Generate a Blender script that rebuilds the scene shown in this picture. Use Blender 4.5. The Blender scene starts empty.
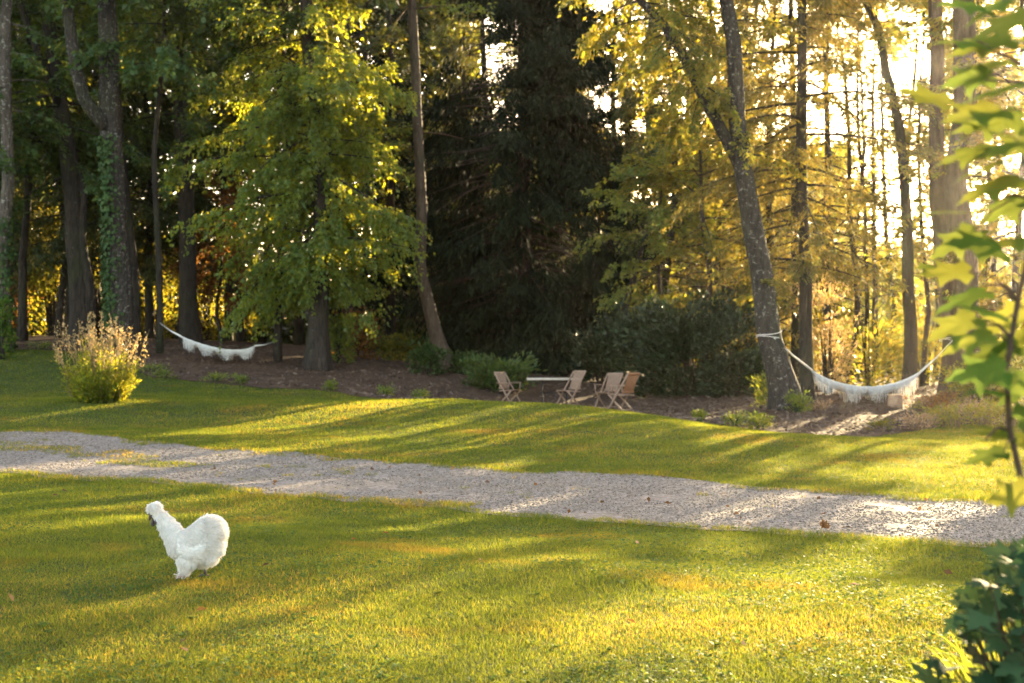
import bpy, bmesh, math, random
import numpy as np
from mathutils import Vector, Matrix

rng = np.random.default_rng(11)
random.seed(5)
sc = bpy.context.scene
col = sc.collection
R = math.radians
PI = math.pi

# ---------------------------------------------------------------- camera, sky, sun, exposure
F, HOR, CZ = 1422.0, 365.0, 1.15          # focal length in pixels, horizon row, eye height
cam_d = bpy.data.cameras.new("camera")
cam = bpy.data.objects.new("camera", cam_d); col.objects.link(cam)
cam.location = (0, 0, CZ); cam.rotation_euler = (R(90), 0, 0)
cam_d.sensor_width = 36; cam_d.lens = F / 1024 * 36
cam_d.shift_y = (HOR - 341.5) / 1024
cam_d.clip_end = 6000
cam_d.dof.use_dof = True; cam_d.dof.focus_distance = 8.4; cam_d.dof.aperture_fstop = 4.2
sc.camera = cam

SUN_AZ, SUN_EL = 26.0, 10.5               # degrees right of straight ahead, above the horizon
wd = bpy.data.worlds.new("World"); sc.world = wd; wd.use_nodes = True
nt = wd.node_tree
sky = nt.nodes.new("ShaderNodeTexSky"); sky.sky_type = 'NISHITA'; sky.sun_disc = False
sky.sun_elevation = R(SUN_EL); sky.sun_rotation = R(SUN_AZ)
sky.dust_density = 2.0
bg = nt.nodes["Background"]; bg.inputs[1].default_value = 0.132
warm = nt.nodes.new("ShaderNodeMix"); warm.data_type = 'RGBA'; warm.blend_type = 'MULTIPLY'
warm.inputs[0].default_value = 1; warm.inputs[7].default_value = (1.15, .98, .86, 1)     # daylight white balance for a low sun
nt.links.new(sky.outputs[0], warm.inputs[6]); nt.links.new(warm.outputs[2], bg.inputs[0])
sun_d = bpy.data.lights.new("sun", 'SUN'); sun_d.energy = 5.0; sun_d.angle = R(0.5)
sun_d.color = (1.0, 0.77, 0.43)
sun = bpy.data.objects.new("sun", sun_d); col.objects.link(sun)
a, e = R(SUN_AZ), R(SUN_EL)
SUN = Vector((math.sin(a) * math.cos(e), math.cos(a) * math.cos(e), math.sin(e)))   # towards the sun
sun.rotation_euler = SUN.to_track_quat('Z', 'Y').to_euler()
sun.location = SUN * 200
sc.view_settings.view_transform = 'Standard'; sc.view_settings.look = 'None'
sc.view_settings.exposure = 3.38; sc.view_settings.gamma = 1
sc.view_settings.use_curve_mapping = False
sc.cycles.max_bounces = 8; sc.cycles.diffuse_bounces = 4; sc.cycles.transmission_bounces = 5
sc.cycles.use_denoising = True

# ---------------------------------------------------------------- helpers
def at(px, py, d):
    """the point at depth d seen at a pixel of the photograph"""
    return Vector(((px - 512) / F * d, d, CZ - (py - HOR) / F * d))

def tag(o, label=None, cat=None, group=None, kind=None):
    if label: o['label'] = label
    if cat: o['category'] = cat
    if group: o['group'] = group
    if kind: o['kind'] = kind
    return o

def empty(name, loc, label, cat, group=None, rz=0):
    o = bpy.data.objects.new(name, None); col.objects.link(o)
    o.location = loc; o.rotation_euler = (0, 0, rz); o.empty_display_size = .2
    return tag(o, label, cat, group)

def np_mesh(name, V, faces, mat, parent=None, rnd=None, smooth=False, off=None):
    """V n x 3; faces: an m x k array (k=3 or 4) or a list of such arrays"""
    V = np.asarray(V, dtype=np.float32)
    if off is not None: V = V - np.asarray(off, dtype=np.float32)
    if not isinstance(faces, list): faces = [faces]
    faces = [np.asarray(f, dtype=np.int32) for f in faces if len(f)]
    me = bpy.data.meshes.new(name)
    me.vertices.add(len(V)); me.vertices.foreach_set("co", V.ravel())
    loops = np.concatenate([f.ravel() for f in faces])
    tot = np.concatenate([np.full(len(f), f.shape[1], dtype=np.int32) for f in faces])
    start = np.concatenate([[0], np.cumsum(tot)[:-1]]).astype(np.int32)
    me.loops.add(len(loops)); me.loops.foreach_set("vertex_index", loops)
    me.polygons.add(len(tot)); me.polygons.foreach_set("loop_start", start)
    if smooth: me.polygons.foreach_set("use_smooth", np.ones(len(tot), dtype=bool))
    me.update(calc_edges=True); me.validate()
    if rnd is not None and len(rnd) == len(me.vertices):
        at_ = me.attributes.new("rnd", 'FLOAT', 'POINT')
        at_.data.foreach_set("value", np.asarray(rnd, dtype=np.float32))
    me.materials.append(mat)
    o = bpy.data.objects.new(name, me); col.objects.link(o)
    if parent is not None: o.parent = parent
    return o

class MB:
    """collects tubes, boxes and rings; build() links them as one mesh object"""
    def __init__(s): s.v = []; s.f4 = []; s.f3 = []; s.n = 0
    def add(s, V, f4=(), f3=()):
        V = np.asarray(V, float); s.v.append(V)
        if len(f4): s.f4.append(np.asarray(f4) + s.n)
        if len(f3): s.f3.append(np.asarray(f3) + s.n)
        s.n += len(V)
    def tube(s, P, r, k=8, rough=0.0, flare=None, cap=True):
        P = np.asarray([tuple(p) for p in P], float); n = len(P)
        r = np.broadcast_to(np.asarray(r, float), (n,))
        T = np.gradient(P, axis=0); T /= np.linalg.norm(T, axis=1)[:, None] + 1e-9
        ref = np.array([0, 1, 0]) if abs(T[0][1]) < .8 else np.array([1, 0, 0])
        U = np.cross(T, ref); U /= np.linalg.norm(U, axis=1)[:, None] + 1e-9
        W = np.cross(T, U)
        ang = np.linspace(0, 2 * PI, k, endpoint=False)
        rad = r[:, None] * np.ones((1, k))
        if rough:
            tw = np.linspace(0, 1.5, n)[:, None]
            rad = rad * (1 + rough * rng.normal(size=(n, k)) * .38 + rough * .7 * np.sin(ang[None, :] * 3 + rng.random() * 6 + tw) + rough * .45 * np.sin(ang[None, :] * 7 + rng.random() * 6 - tw) + (rough * .5 * np.sin(ang[None, :] * 11 + rng.random() * 6 + tw * 2) if k > 20 else 0))
        if flare is not None: rad = rad * flare(np.linspace(0, 1, n)[:, None], ang[None, :])
        V = P[:, None, :] + rad[..., None] * (np.cos(ang)[None, :, None] * U[:, None, :] + np.sin(ang)[None, :, None] * W[:, None, :])
        i, j = np.meshgrid(np.arange(n - 1), np.arange(k), indexing='ij')
        q = np.stack([i * k + j, i * k + (j + 1) % k, (i + 1) * k + (j + 1) % k, (i + 1) * k + j], -1).reshape(-1, 4)
        V = V.reshape(-1, 3); f3 = []
        if cap:
            V = np.vstack([V, P[0], P[-1]]); b = n * k
            f3 = [(b, (j + 1) % k, j) for j in range(k)] + [(b + 1, (n - 1) * k + j, (n - 1) * k + (j + 1) % k) for j in range(k)]
        s.add(V, q, f3); return s
    def box(s, c, size, M=None, bev=0.0):
        bm = bmesh.new(); bmesh.ops.create_cube(bm, size=1)
        for v in bm.verts: v.co = Vector((v.co.x * size[0], v.co.y * size[1], v.co.z * size[2]))
        if bev: bmesh.ops.bevel(bm, geom=bm.edges[:], offset=bev, segments=1, affect='EDGES')
        M = M or Matrix()
        bmesh.ops.triangulate(bm, faces=bm.faces[:])
        V = [tuple(M @ (v.co) + Vector(c)) for v in bm.verts]
        s.add(V, (), [[v.index for v in f.verts] for f in bm.faces]); bm.free(); return s
    def bar(s, p, q, w, h, up=(0, 0, 1), bev=0.0):
        p = Vector(p); q = Vector(q); d = q - p
        x = d.normalized(); y = Vector(up).cross(x)
        if y.length < 1e-4: y = Vector((0, 1, 0)).cross(x)
        y.normalize(); z = x.cross(y)
        M = Matrix((x, y, z)).transposed().to_4x4()
        return s.box((p + q) / 2, (d.length, w, h), M, bev)
    def build(s, name, mat, parent=None, smooth=False, off=None):
        fs = []
        if s.f4: fs.append(np.concatenate(s.f4))
        if s.f3: fs.append(np.concatenate(s.f3))
        return np_mesh(name, np.concatenate(s.v), fs, mat, parent, smooth=smooth, off=off)

def vnoise(x, y, seed=0, scale=1.0):
    """smooth value noise in 0..1"""
    x = np.asarray(x, float) / scale; y = np.asarray(y, float) / scale
    xi = np.floor(x).astype(np.int64); yi = np.floor(y).astype(np.int64)
    fx = x - xi; fy = y - yi; fx = fx * fx * (3 - 2 * fx); fy = fy * fy * (3 - 2 * fy)
    def h(i, j):
        n = (i * 374761393 + j * 668265263 + seed * 974711) & 0x7fffffff
        n = ((n ^ (n >> 13)) * 1274126177) & 0x7fffffff
        return ((n ^ (n >> 16)) & 0xffff) / 65535.0
    return (h(xi, yi) * (1 - fx) + h(xi + 1, yi) * fx) * (1 - fy) + (h(xi, yi + 1) * (1 - fx) + h(xi + 1, yi + 1) * fx) * fy

# ---------------------------------------------------------------- materials
def mat_new(name):
    m = bpy.data.materials.new(name); m.use_nodes = True
    t = m.node_tree; return m, t, t.nodes["Principled BSDF"]
def nd(t, typ, **kw):
    n = t.nodes.new(typ)
    for k, v in kw.items():
        if k in n.inputs: n.inputs[k].default_value = v
        else: setattr(n, k, v)
    return n
def ramp(t, stops, fac):
    r = t.nodes.new("ShaderNodeValToRGB")
    el = r.color_ramp.elements
    while len(el) < len(stops): el.new(0.5)
    for q, (p, c) in zip(el, stops): q.position = p; q.color = (*c, 1)
    t.links.new(fac, r.inputs[0]); return r.outputs[0]
def mixc(t, fac, A, B, mode='MIX'):
    m = t.nodes.new("ShaderNodeMix"); m.data_type = 'RGBA'; m.blend_type = mode
    for s, v in ((m.inputs[0], fac), (m.inputs[6], A), (m.inputs[7], B)):
        if hasattr(v, 'links') or isinstance(v, bpy.types.NodeSocket): t.links.new(v, s)
        elif isinstance(v, (int, float)): s.default_value = v
        else: s.default_value = (*v, 1)
    return m.outputs[2]
def noise(t, scale, detail=4, vec=None, rough=.55):
    n = nd(t, "ShaderNodeTexNoise", Scale=scale, Detail=detail, Roughness=rough)
    if vec is not None: t.links.new(vec, n.inputs['Vector'])
    return n.outputs[0]
def pos(t): return t.nodes.new("ShaderNodeNewGeometry").outputs['Position']
def bump(t, h, strength, dist, b):
    n = nd(t, "ShaderNodeBump", Strength=strength, Distance=dist)
    t.links.new(h, n.inputs['Height']); t.links.new(n.outputs[0], b.inputs['Normal'])

def leaf_mat(name, cols, trans, tw=0.5, rough=.5, spec=.3, patch=1.2, amp=.27):
    """cols: three albedos spread over the leaves; trans: colour of light that comes through a leaf"""
    m, t, b = mat_new(name)
    at_ = nd(t, "ShaderNodeAttribute", attribute_name="rnd")
    c = ramp(t, [(0.0, cols[0]), (.5, cols[1]), (1.0, cols[2])], at_.outputs['Fac'])
    p = noise(t, patch, 3, pos(t))
    k = ramp(t, [(.3, (1 - amp,) * 3), (.7, (1 + amp * .95,) * 3)], p)
    c = mixc(t, 1.0, c, k, 'MULTIPLY')
    t.links.new(c, b.inputs['Base Color'])
    b.inputs['Roughness'].default_value = rough; b.inputs['Specular IOR Level'].default_value = spec
    tr = t.nodes.new("ShaderNodeBsdfTranslucent")
    ct = mixc(t, at_.outputs['Fac'], tuple(x * q for x, q in zip(trans, (.62, .80, .9))), tuple(min(1, x * q) for x, q in zip(trans, (1.38, 1.15, 1))))
    t.links.new(mixc(t, 1.0, ct, k, 'MULTIPLY'), tr.inputs[0])
    mx = t.nodes.new("ShaderNodeMixShader"); mx.inputs[0].default_value = tw
    t.links.new(b.outputs[0], mx.inputs[1]); t.links.new(tr.outputs[0], mx.inputs[2])
    t.links.new(mx.outputs[0], t.nodes["Material Output"].inputs[0])
    return m

def bark_mat(name, dark, mid, lichen, amount=.5, scale=9):
    m, t, b = mat_new(name)
    p = pos(t)
    mp = nd(t, "ShaderNodeMapping"); mp.inputs['Scale'].default_value = (1, 1, .28); t.links.new(p, mp.inputs[0])
    n1 = noise(t, scale, 6, mp.outputs[0], .7)
    c = ramp(t, [(.3, dark), (.7, mid)], n1)
    n2 = noise(t, scale * .9, 5, p, .75)
    lo = .68 - .25 * amount
    fac = ramp(t, [(lo, (0, 0, 0)), (lo + .06, (1, 1, 1))], n2)
    c = mixc(t, fac, c, lichen)
    n4 = noise(t, .7, 3, p)
    c = mixc(t, ramp(t, [(.5, (0, 0, 0)), (.75, (.5, .5, .5))], n4), c, (.03, .04, .012))
    t.links.new(c, b.inputs['Base Color']); b.inputs['Roughness'].default_value = .9
    b.inputs['Specular IOR Level'].default_value = .2
    v = nd(t, "ShaderNodeTexVoronoi", Scale=scale * 1.6); t.links.new(mp.outputs[0], v.inputs['Vector'])
    s = nd(t, "ShaderNodeMath", operation='ADD'); t.links.new(v.outputs[0], s.inputs[0]); t.links.new(n1, s.inputs[1])
    bump(t, s.outputs[0], .9, .05, b)
    return m

def plain_mat(name, c1, c2, scale=20, rough=.7, stretch=None, spec=.3, metal=0):
    m, t, b = mat_new(name)
    v = pos(t)
    if stretch:
        tc = t.nodes.new("ShaderNodeTexCoord")
        mp = nd(t, "ShaderNodeMapping"); mp.inputs['Scale'].default_value = stretch; t.links.new(tc.outputs['Object'], mp.inputs[0]); v = mp.outputs[0]
    n = noise(t, scale, 5, v, .65)
    t.links.new(ramp(t, [(.3, c1), (.7, c2)], n), b.inputs['Base Color'])
    b.inputs['Roughness'].default_value = rough; b.inputs['Specular IOR Level'].default_value = spec
    b.inputs['Metallic'].default_value = metal
    bump(t, n, .3, .01, b)
    return m

def ground_mat(name, stops, scale, fine, bumpd=.03, stops2=None):
    m, t, b = mat_new(name)
    p = pos(t)
    n1 = noise(t, scale, 6, p, .7); n2 = noise(t, fine, 5, p, .7)
    c = ramp(t, stops, n1)
    k = ramp(t, [(.3, (.6, .6, .6)), (.7, (1.35, 1.35, 1.35))], n2)
    t.links.new(mixc(t, 1.0, c, k, 'MULTIPLY'), b.inputs['Base Color'])
    b.inputs['Roughness'].default_value = .95; b.inputs['Specular IOR Level'].default_value = .1
    bump(t, n2, .8, bumpd, b)
    return m

M = {}
M['soil'] = ground_mat("lawn_soil", [(.3, (.035, .045, .012)), (.55, (.055, .065, .018)), (.75, (.10, .075, .03))], .9, 40)
M['mulch'] = ground_mat("bark_mulch", [(.3, (.050, .028, .018)), (.55, (.082, .048, .031)), (.75, (.12, .074, .047))], 1.2, 22, .05)
M['chips'] = plain_mat("wood_chips", (.045, .028, .02), (.19, .13, .095), 5.0, .9)
M['hill'] = ground_mat("far_hill", [(.3, (.05, .07, .03)), (.7, (.09, .10, .05))], .05, .4, .5)

def gravel_mat():
    m, t, b = mat_new("pale_gravel")
    p = pos(t)
    v = nd(t, "ShaderNodeTexVoronoi", Scale=32); t.links.new(p, v.inputs['Vector'])
    c = ramp(t, [(0, (.068, .048, .037)), (.5, (.156, .122, .097)), (1, (.26, .216, .18))], v.outputs['Color'])
    n = noise(t, 1.1, 5, p, .7)
    c = mixc(t, ramp(t, [(.5, (0, 0, 0)), (.72, (.8, .8, .8))], n), c, (.11, .085, .055))
    t.links.new(c, b.inputs['Base Color']); b.inputs['Roughness'].default_value = .9
    bump(t, v.outputs['Distance'], .8, .02, b)
    return m
M['gravel'] = gravel_mat()
def stone_mat():
    m, t, b = mat_new("gravel_stone")
    at_ = nd(t, "ShaderNodeAttribute", attribute_name="rnd")
    c = ramp(t, [(0, (.088, .063, .046)), (.4, (.158, .124, .097)), (.8, (.21, .172, .14)), (1, (.30, .255, .215))], at_.outputs['Fac'])
    t.links.new(c, b.inputs['Base Color']); b.inputs['Roughness'].default_value = .85
    return m
M['stone'] = stone_mat()

def grass_mat():
    m, t, b = mat_new("grass_blades")
    at_ = nd(t, "ShaderNodeAttribute", attribute_name="rnd")
    p = pos(t)
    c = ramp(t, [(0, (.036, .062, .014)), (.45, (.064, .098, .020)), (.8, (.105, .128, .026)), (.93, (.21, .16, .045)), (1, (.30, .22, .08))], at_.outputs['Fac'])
    n = noise(t, .75, 5, p, .65)
    dry = ramp(t, [(.55, (0, 0, 0)), (.74, (.7, .7, .7))], n)
    c = mixc(t, dry, c, (.19, .125, .035))
    n2 = noise(t, 2.3, 4, p, .6)
    c = mixc(t, 1.0, c, ramp(t, [(.3, (.7, .78, .7)), (.7, (1.3, 1.2, 1.2))], n2), 'MULTIPLY')
    t.links.new(c, b.inputs['Base Color']); b.inputs['Roughness'].default_value = .7
    b.inputs['Specular IOR Level'].default_value = .08
    tr = t.nodes.new("ShaderNodeBsdfTranslucent")
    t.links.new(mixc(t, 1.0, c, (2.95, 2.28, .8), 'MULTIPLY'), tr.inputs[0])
    mx = t.nodes.new("ShaderNodeMixShader"); mx.inputs[0].default_value = .55
    t.links.new(b.outputs[0], mx.inputs[1]); t.links.new(tr.outputs[0], mx.inputs[2])
    t.links.new(mx.outputs[0], t.nodes["Material Output"].inputs[0])
    return m
M['grass'] = grass_mat()
M['clover'] = leaf_mat("clover_leaf", [(.03, .07, .015), (.05, .10, .02), (.09, .13, .03)], (.16, .2, .03), .35, .7, .06, .8)
M['leaf_green'] = leaf_mat("green_leaf", [(.055, .095, .022), (.075, .12, .026), (.11, .15, .03)], (.32, .33, .025), .48)
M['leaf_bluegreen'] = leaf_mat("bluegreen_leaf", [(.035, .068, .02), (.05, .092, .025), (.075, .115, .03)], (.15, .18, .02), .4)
M['leaf_gold'] = leaf_mat("golden_leaf", [(.035, .065, .014), (.065, .095, .016), (.14, .12, .02)], (.33, .28, .022), .54)
M['leaf_lime'] = leaf_mat("lime_leaf", [(.05, .085, .014), (.075, .115, .018), (.13, .15, .022)], (.50, .46, .025), .55)
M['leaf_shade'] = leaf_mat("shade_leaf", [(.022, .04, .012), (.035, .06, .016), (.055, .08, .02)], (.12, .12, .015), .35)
M['leaf_hornbeam'] = leaf_mat("hornbeam_leaf", [(.055, .095, .024), (.075, .12, .028), (.105, .145, .03)], (.42, .42, .022), .5)
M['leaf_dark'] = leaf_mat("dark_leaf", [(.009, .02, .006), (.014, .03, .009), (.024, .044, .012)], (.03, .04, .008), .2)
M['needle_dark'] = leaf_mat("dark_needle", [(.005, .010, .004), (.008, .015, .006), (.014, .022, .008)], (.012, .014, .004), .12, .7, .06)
M['needle_gold'] = leaf_mat("golden_needle", [(.03, .045, .013), (.05, .06, .015), (.09, .08, .018)], (.25, .195, .022), .48)
M['needle_green'] = leaf_mat("green_needle", [(.025, .045, .015), (.04, .065, .018), (.07, .085, .02)], (.12, .11, .02), .38)
M['leaf_rust'] = leaf_mat("rust_leaf", [(.09, .04, .012), (.15, .065, .015), (.21, .10, .02)], (.30, .13, .02), .5)
M['dry'] = leaf_mat("dry_stalk", [(.20, .12, .07), (.30, .19, .11), (.42, .29, .18)], (.42, .25, .12), .4)
M['straw'] = leaf_mat("straw_stalk", [(.22, .15, .07), (.30, .21, .10), (.40, .29, .15)], (.55, .38, .14), .45)
M['leaf_maple'] = leaf_mat("maple_leaf", [(.05, .105, .018), (.06, .12, .02), (.085, .14, .024)], (.15, .165, .03), .48, .8, .0, 6)
M['leaf_bush'] = leaf_mat("bush_leaf", [(.018, .042, .02), (.028, .06, .027), (.045, .08, .034)], (.045, .07, .02), .22, .8, .02, 8)
M['ivy'] = leaf_mat("ivy_leaf", [(.022, .045, .011), (.035, .065, .015), (.06, .085, .022)], (.06, .08, .015), .25, .5, .15)
M['bark_lichen'] = bark_mat("lichen_bark", (.014, .011, .009), (.06, .046, .036), (.19, .17, .145), .44, 13)
M['bark_brown'] = bark_mat("brown_bark", (.03, .02, .013), (.12, .08, .055), (.20, .17, .13), .15, 8)
M['bark_dark'] = bark_mat("dark_bark", (.014, .011, .009), (.05, .036, .027), (.11, .10, .085), .2, 8)
M['bark_grey'] = bark_mat("grey_bark", (.04, .03, .024), (.14, .11, .09), (.32, .29, .25), .45, 9)
M['wood'] = plain_mat("weathered_teak", (.18, .105, .07), (.31, .205, .145), 6, .7, (12, 12, 2))
M['wood_shaded'] = plain_mat("shaded_teak", (.20, .085, .04), (.34, .16, .08), 6, .6, (12, 12, 2))  # redder teak copy: shade tinted into the front right chair's backrest
M['table_top'] = plain_mat("bleached_wood", (.34, .275, .22), (.47, .395, .33), 5, .6, (2, 14, 2))
M['iron'] = plain_mat("black_iron", (.012, .012, .013), (.03, .028, .027), 30, .5, None, .4, .6)
M['cotton'] = leaf_mat("cotton_cloth", [(.62, .60, .58), (.66, .64, .61), (.70, .68, .64)], (.50, .43, .36), .3, .9, .05, 9, .05)
M['rope'] = plain_mat("cotton_rope", (.5, .46, .42), (.68, .64, .58), 60, .9)
M['feather'] = leaf_mat("white_feather", [(.80, .765, .72), (.84, .805, .76), (.87, .84, .79)], (.75, .70, .64), .35, .8, .05, 30, .03)
M['skin_pink'] = plain_mat("pink_skin", (.42, .22, .17), (.52, .30, .24), 60, .6)
M['face_dark'] = plain_mat("slate_face", (.05, .035, .04), (.10, .07, .075), 80, .5)
M['eye'] = plain_mat("black_eye", (.006, .005, .005), (.01, .008, .008), 20, .1, None, .6)
M['cutwood'] = plain_mat("cut_wood", (.22, .12, .07), (.38, .24, .15), 9, .85)
M['dead_leaf'] = leaf_mat("dead_leaf", [(.08, .035, .018), (.13, .062, .028), (.20, .12, .05)], (.2, .1, .03), .3, .8, .1, 3)

# ---------------------------------------------------------------- terrain
CTRL = []          # (px, row, depth) seen in the photograph
for px, py, d in [
    (0, 683, 5.3), (512, 683, 5.3), (1024, 683, 5.2), (195, 577, 7.75), (0, 600, 7.0), (0, 540, 9.3), (512, 600, 7.0), (760, 595, 7.1),
    (980, 600, 6.9), (540, 565, 8.1), (980, 582, 8.4), (700, 562, 8.9), (1024, 600, 6.9), (340, 540, 9.5), (420, 540, 9.9),
    (0, 475, 15.5), (250, 492, 13.5), (512, 517, 11.8), (750, 535, 10.6), (1024, 552, 9.7),
    (0, 432, 22), (250, 450, 18.5), (512, 470, 16), (750, 485, 14.3), (1024, 502, 13),
    (300, 402, 30), (450, 400.5, 28), (560, 405, 26), (650, 417, 24), (720, 430, 21), (760, 440, 19.2), (798, 451, 18),
    (560, 430, 21), (450, 430, 21.5), (650, 440, 19.5), (300, 425, 23.5), (150, 425, 24), (850, 460, 17), (900, 437, 23), (1000, 440, 22), (800, 436, 24.5), (860, 441, 23),
    (800, 410, 30), (900, 405, 31), (960, 400, 32), (860, 424, 27), (1024, 412, 30),
    (0, 395, 33), (0, 352, 42), (100, 402, 27), (60, 432, 21), (150, 355, 40.5), (250, 376, 38), (200, 388, 34.5), (300, 392, 34),
    (317, 370, 40), (440, 369, 43), (410, 385, 38), (0, 345, 45), (180, 342, 49), (300, 346, 54),
    (520, 372, 46), (600, 380, 43), (700, 394, 38), (760, 402, 34),
    (620, 413, 33), (572, 409, 34.5), (548, 408, 36), (510, 404, 37.5)]:
    p = at(px, py, d); CTRL.append((p.x, p.y, p.z))
for x, y, z in [(0.4, 29.3, .22), (-1.0, 30.5, .3), (2.2, 28, .08), (0, 0, 0), (-10, 0, 0), (10, 0, 0), (-40, 0, .3), (40, 0, -.3), (-40, 40, 2), (40, 40, .3), (-40, 90, 2.4), (40, 90, .6),
                (-15, 60, 2.2), (0, 62, 1.2), (15, 62, .6), (0, 90, 1.3), (-25, 20, .6), (25, 20, -.2), (-12, 10, .05), (12, 9, -.1), (20, 45, .5)]:
    CTRL.append((x, y, z))
CTRL = np.array(CTRL)
def _u(r2): return np.where(r2 > 1e-9, r2 * np.log(r2 + 1e-12), 0.0)
_S = 10.0
_c = CTRL[:, :2] / _S; _n = len(_c)
_K = _u(((_c[:, None] - _c[None]) ** 2).sum(-1)) + np.eye(_n) * 0.004
_P = np.c_[np.ones(_n), _c]
_A = np.zeros((_n + 3, _n + 3)); _A[:_n, :_n] = _K; _A[:_n, _n:] = _P; _A[_n:, :_n] = _P.T
_w = np.linalg.solve(_A, np.r_[CTRL[:, 2], 0, 0, 0])
def H_raw(x, y):
    x = np.clip(np.asarray(x, float), -40, 40); y = np.clip(np.asarray(y, float), 0, 90)
    q = np.stack([x, y], -1).reshape(-1, 2) / _S
    out = np.empty(len(q))
    for k in range(0, len(q), 20000):
        s = q[k:k + 20000]
        out[k:k + 20000] = _u(((s[:, None] - _c[None]) ** 2).sum(-1)) @ _w[:_n] + _w[_n] + s @ _w[_n + 1:]
    b = (vnoise(q[:, 0] * _S, q[:, 1] * _S, 3, .9) - .5) * .03 + (vnoise(q[:, 0] * _S, q[:, 1] * _S, 4, .35) - .5) * .014
    return (out + b).reshape(np.shape(x))
_gx = np.arange(-32, 32.01, .2); _gy = np.arange(-2, 76.01, .2)
_GZ = H_raw(*np.meshgrid(_gx, _gy))          # rows: y
def Hh(x, y):
    x = np.asarray(x, float); y = np.asarray(y, float)
    fx = np.clip((x + 32) / .2, 0, len(_gx) - 1.001); fy = np.clip((y + 2) / .2, 0, len(_gy) - 1.001)
    i = fx.astype(int); j = fy.astype(int); u = fx - i; v = fy - j
    return (_GZ[j, i] * (1 - u) + _GZ[j, i + 1] * u) * (1 - v) + (_GZ[j + 1, i] * (1 - u) + _GZ[j + 1, i + 1] * u) * v
def hz(x, y): return float(Hh(np.array([x]), np.array([y]))[0])
def ground_hit(px, py):
    """where the ground is first met along a pixel's ray"""
    d = np.arange(4.5, 60, .05)
    x = (px - 512) / F * d; z = CZ - (py - HOR) / F * d
    below = np.nonzero(z < Hh(x, d))[0]
    k = below[0] if len(below) else -1
    return x[k], d[k]
def grid_faces(nx, ny):
    i, j = np.meshgrid(np.arange(nx - 1), np.arange(ny - 1))
    a_ = (j * nx + i).ravel()
    return np.stack([a_, a_ + 1, a_ + nx + 1, a_ + nx], -1)

_far = np.array([40, 55, 80, 120, 200, 350, 600.])
xs = np.r_[-_far[::-1], _gx, _far]
ys = np.r_[-_far[::-1], -20, _gy, [82, 90, 120, 200, 350, 600]]
XX, YY = np.meshgrid(xs, ys)
ZZ = np.where((np.abs(XX) <= 32) & (YY >= -2) & (YY <= 76), Hh(XX, YY), H_raw(XX, YY))
lawn = np_mesh("lawn", np.stack([XX, YY, ZZ], -1).reshape(-1, 3), grid_faces(len(xs), len(ys)), M['soil'], smooth=True)
tag(lawn, kind='structure')

PN = np.array([(-30, 30), (-15, 22), (-5.58, 15.5), (-2.49, 13.5), (0, 11.8), (1.77, 10.6), (3.49, 9.7), (10, 6.5), (20, 2)])
PF = np.array([(-30, 37), (-16, 28), (-7.92, 22), (-3.41, 18.5), (0, 16), (2.39, 14.3), (4.68, 13), (12, 9.5), (22, 5)])
def path_edges(x):
    n = np.interp(x, PN[:, 0], PN[:, 1]) + (vnoise(x, x * 0, 21, 1.1) - .5) * .5 + (vnoise(x, x * 0, 22, .3) - .5) * .25
    f = np.interp(x, PF[:, 0], PF[:, 1]) + (vnoise(x, x * 0, 23, 1.3) - .5) * .6 + (vnoise(x, x * 0, 24, .35) - .5) * .3
    return n, f
px_ = np.arange(-24, 16.01, .12); v_ = np.linspace(0, 1, 40)
en, ef = path_edges(px_)
PX = np.repeat(px_[None], 40, 0); PY = en[None] + (ef - en)[None] * v_[:, None]
PZ = Hh(PX, PY) + .012
gp = np_mesh("gravel_path", np.stack([PX, PY, PZ], -1).reshape(-1, 3), grid_faces(len(px_), 40), M['gravel'], smooth=True)
tag(gp, kind='structure')

MBD = np.array([(-40, 44), (-15.5, 43), (-11.9, 41), (-9.16, 36.5), (-6.9, 35.2), (-4.4, 34.5), (-2, 32), (0, 30), (2.4, 27), (3.7, 25.5), (4.36, 25), (5.26, 23.8), (6.7, 24.5), (8.5, 26.5), (10.1, 27.5), (20, 29), (40, 30)])
def mulch_edge(x):
    return np.interp(x, MBD[:, 0], MBD[:, 1]) + (vnoise(x, x * 0, 31, 1.2) - .5) * .8 + (vnoise(x, x * 0, 32, .3) - .5) * .3
mx_ = np.arange(-31, 31.01, .2); vv = np.r_[np.arange(0, 20, .25), np.arange(20, 48, 1.0)]
me_ = mulch_edge(mx_)
MX = np.repeat(mx_[None], len(vv), 0); MY = np.minimum(me_[None] + vv[:, None], 75.5)
MZ = Hh(MX, MY) + .015 + .05 * (vnoise(MX, MY, 35, .5) - .3) * np.clip(vv[:, None] / .5, 0, 1)
ff = np_mesh("forest_floor", np.stack([MX, MY, MZ], -1).reshape(-1, 3), grid_faces(len(mx_), len(vv)), M['mulch'], smooth=True)
tag(ff, kind='structure')

# a far wooded slope, right of the wood
hx = np.linspace(0, 1, 60); hy = np.linspace(0, 1, 14)
HX, HY = np.meshgrid(hx, hy)
hX = 20 + HX * 420 ; hY = 260 + HY * 160
hZ = 1 + 17 * np.sin(np.clip(HY * 1.0, 0, 1) * PI / 2) * (1 - np.exp(-HX * 9)) * (1 + .25 * (vnoise(hX, hY, 8, 40) - .5)) + 1.5 * (vnoise(hX, hY, 9, 9) - .5)
hl = np_mesh("hill", np.stack([hX, hY, hZ], -1).reshape(-1, 3), grid_faces(60, 14), M['hill'], smooth=True)
tag(hl, kind='structure')

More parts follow.
